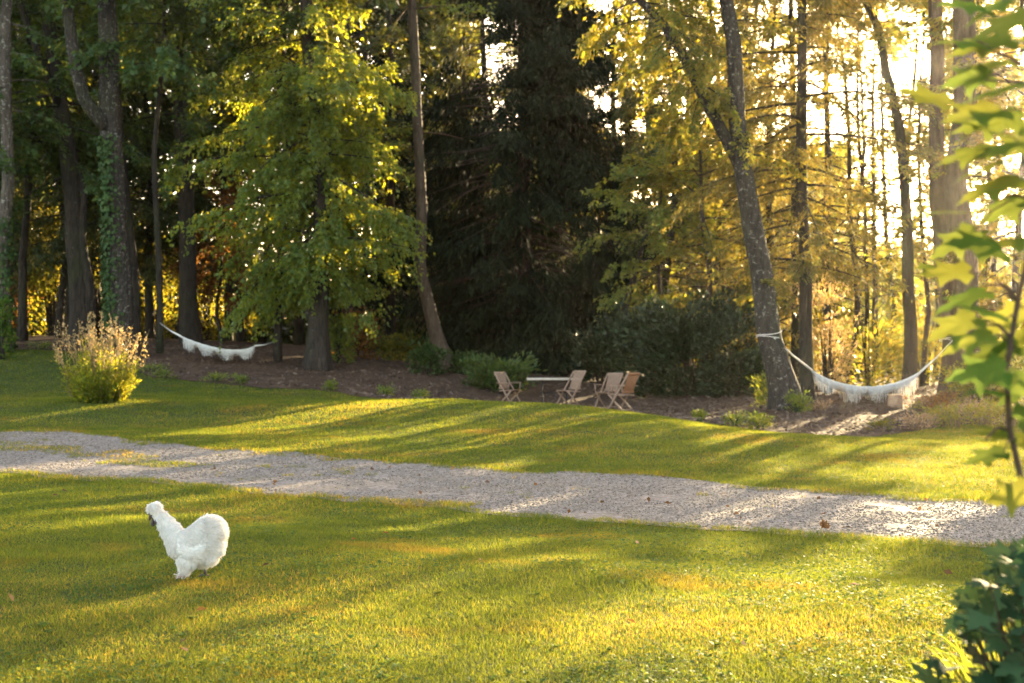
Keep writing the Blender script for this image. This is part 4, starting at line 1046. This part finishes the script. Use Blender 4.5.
n = 500; Pw = np.array(hp(185, 573, -.028)) + rng.normal(size=(n, 3)) * [.018, .012, .008]; leaf_obj('foot_feathers', M['feather'], hen, Pw, rng.normal(size=(n, 3)) * .4 + [-.5, -.1, -.3], rng.normal(size=(n, 3)) * .4 + [0, 0, 1], rng.uniform(.012, .025, n), np.full(n, .003))

# ---------------------------------------------------------------- maple sapling and bush near the camera, right
def maple_leaf(bmv, faces, rn, base, direction, normal, size):
    x = Vector(direction).normalized(); nz = Vector(normal); y = nz.cross(x).normalized(); z = x.cross(y)
    half = [(-.02, .0), (-.10, .16), (-.02, .34), (.06, .52), (.16, .36), (.26, .30), (.42, .40), (.56, .62), (.58, .42), (.56, .26), (.60, .16), (.76, .20), (.82, .10), (1.0, .0)]
    pts = half + [(a_, -b_) for a_, b_ in half[-2:0:-1]]
    c = len(bmv); curl = random.uniform(.10, .35); sk = random.uniform(-.08, .08)
    ctr = (.22, 0)
    def P(u, v): return base + (x * u + y * (v + sk * u) + z * (-curl * (u * u * .7 + v * v * .9) + .10 * abs(v))) * size
    bmv.append(P(*ctr)); 
    mids = [(ctr[0] + (a_ - ctr[0]) * .55, b_ * .55) for a_, b_ in pts]
    n = len(pts)
    for q in mids: bmv.append(P(*q))
    for q in pts: bmv.append(P(q[0] + random.uniform(-.015, .015), q[1] + random.uniform(-.015, .015)))
    r = random.random(); rn += [r] * (2 * n + 1)
    for i in range(n):
        j = (i + 1) % n
        faces[0].append((c, c + 1 + i, c + 1 + j)); faces[1].append((c + 1 + i, c + 1 + n + i, c + 1 + n + j, c + 1 + j))

d = 2.7; xb = 1.16; b = Vector((xb, d, hz(xb, d)))
e_ = empty('maple_sapling', b, 'young maple with large backlit yellow-green leaves, close up at the right edge', 'tree')
sb = MB(); bv = []; fs = [[], []]; rn = []
stem = [b + Vector((0, 0, -.05)), at(1052, 560, d), at(1025, 495, d), at(1010, 430, d), at(1006, 370, d), at(1018, 300, d), at(1040, 200, d), at(1060, 60, d), at(1080, -120, d)]
sb.tube(stem, np.linspace(.0075, .004, len(stem)), 8, .08)
for py in (60, 180, 290, 380): sb.tube([at(1070, py + 40, 2.75), at(1120, py, 4.0), at(1170, py - 20, 4.7)], [.006, .004, .002], 5, 0, None, False)
stem2 = [b + Vector((.05, .05, -.05)), at(1090, 480, d + .1), at(1085, 300, d + .1), at(1070, 150, d + .1), at(1050, 20, d + .1), at(1030, -100, d + .1)]
sb.tube(stem2, np.linspace(.012, .006, len(stem2)), 8, .08)
def twig(p, q, sag=.02, r=.004):
    p = Vector(p); q = Vector(q); m_ = (p + q) / 2 + Vector((0, 0, sag)); sb.tube([p, m_, q], [r, r * .8, r * .5], 5, 0, None, False)
def mleaf(px, py, dd, ang, size, tilt=.5, frm=None):
    """leaf whose stalk ends at the pixel, pointing at ang degrees (0 right, 90 up) in the picture"""
    p = at(px, py, dd); an = R(ang)
    D = Vector((math.cos(an), random.uniform(-.35, .25), math.sin(an))); N = Vector((random.uniform(-.35, .35), -.42 + random.uniform(-.3, .3), .85 + tilt * random.uniform(-.3, .6)))
    maple_leaf(bv, fs, rn, p, D, N, size * .82)
    if frm: twig(at(*frm), p, .01, .0022)
for px, py, an, s, fr in [(934, 34, 178, .135, (1000, 50, 2.66)), (912, 92, 165, .0, None), (948, 104, 172, .14, (1005, 70, 2.66)), (962, 213, 176, .14, (1010, 190, 2.7)), (975, 232, 200, .12, (1010, 200, 2.7)),
                          (935, 268, 185, .06, None), (985, 292, 186, .14, (1015, 300, 2.7)), (968, 272, 170, .12, (1012, 290, 2.7)), (975, 318, 190, .13, (1010, 335, 2.7)), (990, 335, 200, .12, (1010, 345, 2.7)),
                          (1000, 250, 178, .14, (1018, 260, 2.7)), (1015, 235, 165, .13, (1030, 250, 2.7)), (1010, 160, 190, .13, (1040, 170, 2.7)), (1020, 120, 175, .15, (1050, 110, 2.7)), (1010, 40, 185, .15, (1055, 60, 2.7)),
                          (1030, 15, 200, .14, (1060, 30, 2.7)), (985, 10, 180, .13, (1050, -10, 2.7)), (1024, 200, 205, .13, (1040, 205, 2.7)), (1004, 370, 185, .13, (1007, 375, 2.7)), (1010, 395, 175, .12, (1008, 395, 2.7)),
                          (1018, 345, 200, .14, (1010, 360, 2.7)), (1024, 310, 215, .13, (1018, 310, 2.7)), (1004, 452, 190, .10, (1012, 440, 2.7)), (1012, 436, 176, .10, (1012, 440, 2.7)), (1030, 492, 200, .10, (1024, 480, 2.7)),
                          (1020, 420, 10, .12, (1009, 420, 2.7)), (1015, 385, 20, .12, (1007, 380, 2.7)), (1026, 275, 20, .13, (1022, 280, 2.7)), (1040, 330, 200, .14, (1060, 330, 2.78)), (1045, 380, 190, .14, (1060, 385, 2.78)), (1040, 240, 190, .15, (1060, 240, 2.78)),
                          (1046, 140, 190, .15, (1060, 140, 2.78)), (1044, 80, 180, .15, (1060, 80, 2.78)), (1050, 440, 185, .14, (1070, 440, 2.78)), (990, 75, 180, .12, (1055, 90, 2.7)), (1000, 130, 170, .13, (1045, 150, 2.7)), (1006, 320, 150, .12, (1016, 320, 2.7)), (1000, 110, 182, .15, (1050, 120, 2.7)), (1022, 85, 190, .16, (1055, 90, 2.7)), (1012, 62, 172, .15, (1050, 70, 2.7)), (1030, 140, 186, .16, (1055, 140, 2.7)), (990, 150, 178, .13, (1045, 160, 2.7)), (1018, 180, 192, .15, (1045, 185, 2.7)), (985, 48, 176, .13, (1050, 60, 2.7)), (1020, -5, 190, .15, (1055, 10, 2.7))]:
    if s: mleaf(px, py, 2.66 + random.uniform(-.12, .15), an + random.uniform(-12, 12), s, .5, fr)
for k in range(110):  # unseen leaves added right of the frame to shade the visible ones
    dd = 2.75 + 1.6 * rng.random(); px = 1056 + rng.random() * 120; py = rng.random() * 500 - 90
    mleaf(px, py, dd, 180 + random.uniform(-60, 60), random.uniform(.10, .15))
for p, q in [((1058, 90, 2.7), (960, 40, 2.66)), ((1058, 100, 2.7), (985, 80, 2.66)), ((1040, 200, 2.7), (985, 205, 2.7)), ((1018, 300, 2.7), (985, 285, 2.7)), ((1010, 430, 2.7), (985, 440, 2.7)), ((1012, 340, 2.7), (985, 325, 2.7))]:
    twig(at(*p), at(*q), .015, .0045)
sb.build('stem', M['bark_brown'], e_, True, b)
np_mesh('foliage', np.array([tuple(v) for v in bv]), [np.array(fs[0]), np.array(fs[1])], M['leaf_maple'], e_, rnd=rn, smooth=True, off=b)

# dark-leaved bush in the corner
d = 3.3; xb = (1030 - 512) / F * d; b = Vector((xb, d, hz(xb, d)))
e_ = empty('broadleaf_bush', b, 'dark green lobed-leaved bush in the bottom right corner', 'shrub')
sb = MB(); bv = []; fs = [[], []]; rn = []
for k in range(300):
    q = rng.random(); px = 1042 + rng.normal() * 44; top = 548 + max(0, (1015 - px)) * 1.1; py = top + rng.random() ** 1.0 * (760 - top)
    if px < 935: continue
    p = at(px, py, d + rng.normal() * .16)
    D = Vector((-.6 + rng.normal() * .5, -.4 + rng.normal() * .5, .15 + rng.normal() * .5)); N = Vector((rng.normal() * .4, -.55 + rng.normal() * .3, .75))
    maple_leaf(bv, fs, rn, p, D, N, rng.uniform(.05, .09))
    if k % 3 == 0: sb.tube([b + Vector((rng.normal() * .05, rng.normal() * .05, -.03)), (p + b) / 2 + Vector((.03, 0, .06)), p], [.006, .005, .002], 5, 0, None, False)
sb.build('stems', M['bark_brown'], e_, True, b)
np_mesh('foliage', np.array([tuple(v) for v in bv]), [np.array(fs[0]), np.array(fs[1])], M['leaf_bush'], e_, rnd=rn, smooth=True, off=b)
# tall grass tufts in front of it
def tuft(px, d, n, h, w, label):
    x = (px - 512) / F * d; b = Vector((x, d, hz(x, d)))
    az = rng.random(n) * 2 * PI; q = rng.random(n) ** .6
    Bs = np.stack([np.cos(az) * q * w * .35, np.sin(az) * q * w * .3, 0 * q], -1)
    D0 = np.stack([np.cos(az) * q * .7, np.sin(az) * q * .7, 1 + 0 * q], -1) + rng.normal(size=(n, 3)) * .18
    Ln = h * (.6 + .5 * rng.random(n)); V = []; segs = 5; wd_ = .003 + .004 * rng.random(n)
    p = Bs.copy(); dv = unit(D0); sdv = unit(np.cross(dv, rng.normal(size=(n, 3)))); rows = []
    for k in range(segs + 1):
        ww = (wd_ * (1 - (k / segs) ** 1.5) + .0004)[:, None]
        rows.append(np.stack([p - sdv * ww, p + sdv * ww], 1))
        p = p + dv * (Ln / segs)[:, None]; dv = dv.copy(); dv[:, 2] -= .22 * (.5 + q); dv = unit(dv)
    V = np.stack(rows, 1).reshape(-1, 3); s2 = (segs + 1) * 2
    f = np.array([(2 * k, 2 * k + 1, 2 * k + 3, 2 * k + 2) for k in range(segs)]); Fq = (np.arange(n)[:, None, None] * s2 + f[None]).reshape(-1, 4)
    V[:, 2] = np.maximum(V[:, 2], .004)
    o = np_mesh('grass_tuft', V, Fq, M['grass'], None, rnd=np.repeat(.35 + .5 * rng.random(n), s2)); o.location = b
    tag(o, label, 'grass', 'tall grass tufts in the bottom right corner')
for px, d, n, h, w in [(975, 4.7, 200, .24, .5), (1005, 4.5, 260, .34, .5), (940, 4.9, 160, .12, .5), (1030, 4.9, 260, .36, .5)]:
    tuft(px, d, n, h, w, 'one of the tall yellow-green grass tufts beside the dark corner bush')

# ---------------------------------------------------------------- ground cover
def in_path(x, y, g=0.0):
    n_, f_ = path_edges(x); return (y > n_ + g) & (y < f_ - g)
def in_mulch(x, y, g=0.0): return y > mulch_edge(x) + g
def grass():
    n = 1800000
    y = 4.4 * (44 / 4.4) ** rng.random(n); x = (rng.random(n) * 2 - 1) * np.where(rng.random(n) < .8, .43, .72) * y
    # greenery on the gravel: a weedy strip along the middle towards the left, and thin seedlings at the edges
    ne, fe = path_edges(x); v = (y - ne) / (fe - ne); onp = (v > 0) & (v < 1)
    edge = np.minimum(v, 1 - v) * (fe - ne)
    pn = vnoise(x, y, 81, .45) * .6 + vnoise(x, y, 82, .15) * .4
    midw = np.clip((-x - 1.5) / 3, 0, 1) * np.exp(-((v - .52) / .16) ** 2)
    allow = np.where(edge < .6, .85 * (1 - edge / .6), 0) + .75 * midw
    keep = ~onp | ((pn < allow) & (rng.random(n) < .6)) | ((pn < .17) & (rng.random(n) < .35))
    keep &= ~in_mulch(x, y, -.1) | (rng.random(n) < .03)
    x, y, onp, edge = x[keep], y[keep], onp[keep], np.abs(edge[keep]); n = len(x)
    z = Hh(x, y) + np.where(onp, .012, 0)
    sc_ = (y / 8) ** .75
    hgt = (.009 + .020 * rng.random(n)) * (.75 + .5 * vnoise(x, y, 83, .5)) * sc_ ** .6
    nearedge = np.exp(-((edge) / .3) ** 2); hgt *= 1 + 1.1 * nearedge * vnoise(x, y, 84, .25)
    wdt = .0024 * sc_ * (.7 + .6 * rng.random(n))
    az = rng.random(n) * 2 * PI; lean = .3 + 1.5 * rng.random(n)
    P = np.stack([x, y, z - .003], -1); S = np.stack([np.cos(az), np.sin(az), 0 * az], -1); Ld = np.stack([-np.sin(az), np.cos(az), 0 * az], -1)
    tip = P + Ld * (hgt * lean)[:, None]; tip[:, 2] += hgt
    V = np.stack([P - S * wdt[:, None], P + S * wdt[:, None], tip], 1).reshape(-1, 3)
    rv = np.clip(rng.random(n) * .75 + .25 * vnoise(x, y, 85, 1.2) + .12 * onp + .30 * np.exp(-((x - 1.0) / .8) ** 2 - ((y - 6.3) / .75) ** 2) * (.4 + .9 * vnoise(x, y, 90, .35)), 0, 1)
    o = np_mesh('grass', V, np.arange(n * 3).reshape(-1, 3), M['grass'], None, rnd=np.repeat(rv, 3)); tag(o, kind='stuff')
grass()
def clover():
    n = 60000
    y = 4.4 * (20 / 4.4) ** rng.random(n); x = (rng.random(n) * 2 - 1) * .45 * y
    k = (vnoise(x, y, 86, .9) * .6 + vnoise(x, y, 87, .3) * .4 > .5) & ~in_path(x, y, .15); x, y = x[k], y[k]; n = len(x)
    P = np.stack([x, y, Hh(x, y) + .012 + .018 * rng.random(n)], -1)
    L = (.012 + .014 * rng.random(n)) * (y / 8) ** .4
    o = leaf_obj('clover', M['clover'], None, P, rng.normal(size=(n, 3)) * [1, 1, .25], rng.normal(size=(n, 3)) * .35 + [0, 0, 1], L, L * .85); tag(o, kind='stuff')
clover()
def lawn_weeds():
    m_ = 800
    y = 4.5 * (15 / 4.5) ** rng.random(m_); x = (rng.random(m_) * 2 - 1) * .43 * y
    k = ~in_path(x, y, .1) & (vnoise(x, y, 95, 1.4) > .42); x, y = x[k], y[k]
    pe = 11.8 + 0 * x; m_ = len(x); q = 9
    idx = np.repeat(np.arange(m_), q); az = rng.random(m_ * q) * 2 * PI
    P = np.stack([x[idx], y[idx], Hh(x[idx], y[idx]) + .006], -1)
    L = rng.uniform(.014, .036, m_)[idx] * (.7 + .5 * rng.random(m_ * q))
    D = np.stack([np.cos(az), np.sin(az), .25 + .5 * rng.random(m_ * q)], -1)
    o = leaf_obj('lawn_weeds', M['clover'], None, P, D, np.array([0, 0, 1.0]) + rng.normal(size=P.shape) * .2, L, L * rng.uniform(.3, .55, m_)[idx]); tag(o, kind='stuff')
lawn_weeds()
def stones():
    n = 210000
    y = 7.0 * (28 / 7.0) ** rng.random(n); x = (rng.random(n) * 2 - 1) * np.where(rng.random(n) < .82, .43, .7) * y
    k = in_path(x, y, .05) & (vnoise(x, y, 88, .7) * .6 + vnoise(x, y, 89, .2) * .4 > .26); x, y = x[k], y[k]; n = len(x)
    s_ = (.005 + .008 * rng.random(n) ** 2) * (y / 12) ** .35
    P = np.stack([x, y, Hh(x, y) + .012 + s_ * .25], -1)
    O = np.array([(1, 0, 0), (-1, 0, 0), (0, 1, 0), (0, -1, 0), (0, 0, 1), (0, 0, -1)], float)
    V = P[:, None] + O[None] * s_[:, None, None] * (np.array([1, 1, .6]) * (.7 + .6 * rng.random((n, 6, 3)))) + rng.normal(size=(n, 6, 3)) * s_[:, None, None] * .15
    f = np.array([(0, 2, 4), (2, 1, 4), (1, 3, 4), (3, 0, 4), (2, 0, 5), (1, 2, 5), (3, 1, 5), (0, 3, 5)])
    o = np_mesh('gravel', V.reshape(-1, 3), (np.arange(n)[:, None, None] * 6 + f[None]).reshape(-1, 3), M['stone'], None, rnd=np.repeat(rng.random(n), 6)); tag(o, kind='stuff')
stones()
def litter(name, n, mat, reg, L0, L1, wr, zup, seed):
    y = 4.6 * (46 / 4.6) ** rng.random(n); x = (rng.random(n) * 2 - 1) * .52 * y
    k = reg(x, y); x, y = x[k], y[k]; n = len(x)
    P = np.stack([x, y, Hh(x, y) + zup * (.5 + rng.random(n))], -1); L = rng.uniform(L0, L1, n)
    o = leaf_obj(name, M[mat], None, P, rng.normal(size=(n, 3)) * [1, 1, .28], rng.normal(size=(n, 3)) * .5 + [0, 0, 1], L, L * wr, .2); tag(o, kind='stuff')
litter('mulch_chips', 140000, 'chips', lambda x, y: in_mulch(x, y, .05), .04, .14, .35, .06, 1)
litter('fallen_leaves', 16000, 'dead_leaf', lambda x, y: in_mulch(x, y, -.3) & (rng.random(len(x)) < .55) | (~in_mulch(x, y) & (rng.random(len(x)) < .005)) | (in_path(x, y) & (rng.random(len(x)) < .04)), .03, .07, .6, .06, 2)
# curled brown leaf at the path's near edge
p = ground_hit(822, 533); b = Vector((p[0], p[1], hz(p[0], p[1]) + .02))
bv = []; fs = [[], []]; rn = []
for k in range(6): maple_leaf(bv, fs, rn, Vector((rng.normal() * .02, rng.normal() * .02, .01 + k * .008)), Vector((rng.normal() * .6, rng.normal() * .5, 1.2)), Vector((rng.normal(), -1, .3)), .045)
o = np_mesh('dead_leaf', np.array([tuple(v) for v in bv]), [np.array(fs[0]), np.array(fs[1])], M['dead_leaf'], None, rnd=rn); o.location = b
tag(o, 'curled red-brown dead leaf lying at the near edge of the gravel path', 'leaf')

# ---------------------------------------------------------------- evening haze
bm = bmesh.new(); bmesh.ops.create_cube(bm, size=1)
for v in bm.verts: v.co = Vector((v.co.x * 1260, v.co.y * 1260, (v.co.z + .5) * 40 - 6))
hm = bpy.data.meshes.new('haze'); bm.to_mesh(hm); bm.free()
mt = bpy.data.materials.new('haze'); mt.use_nodes = True; tt_ = mt.node_tree
tt_.nodes.remove(tt_.nodes['Principled BSDF'])
pv = tt_.nodes.new('ShaderNodeVolumePrincipled'); pv.inputs['Color'].default_value = (.95, .92, .88, 1); pv.inputs['Density'].default_value = .00011; pv.inputs['Anisotropy'].default_value = .88
tt_.links.new(pv.outputs[0], tt_.nodes['Material Output'].inputs['Volume'])
hm.materials.append(mt); ho = bpy.data.objects.new('haze', hm); col.objects.link(ho); tag(ho, kind='stuff')
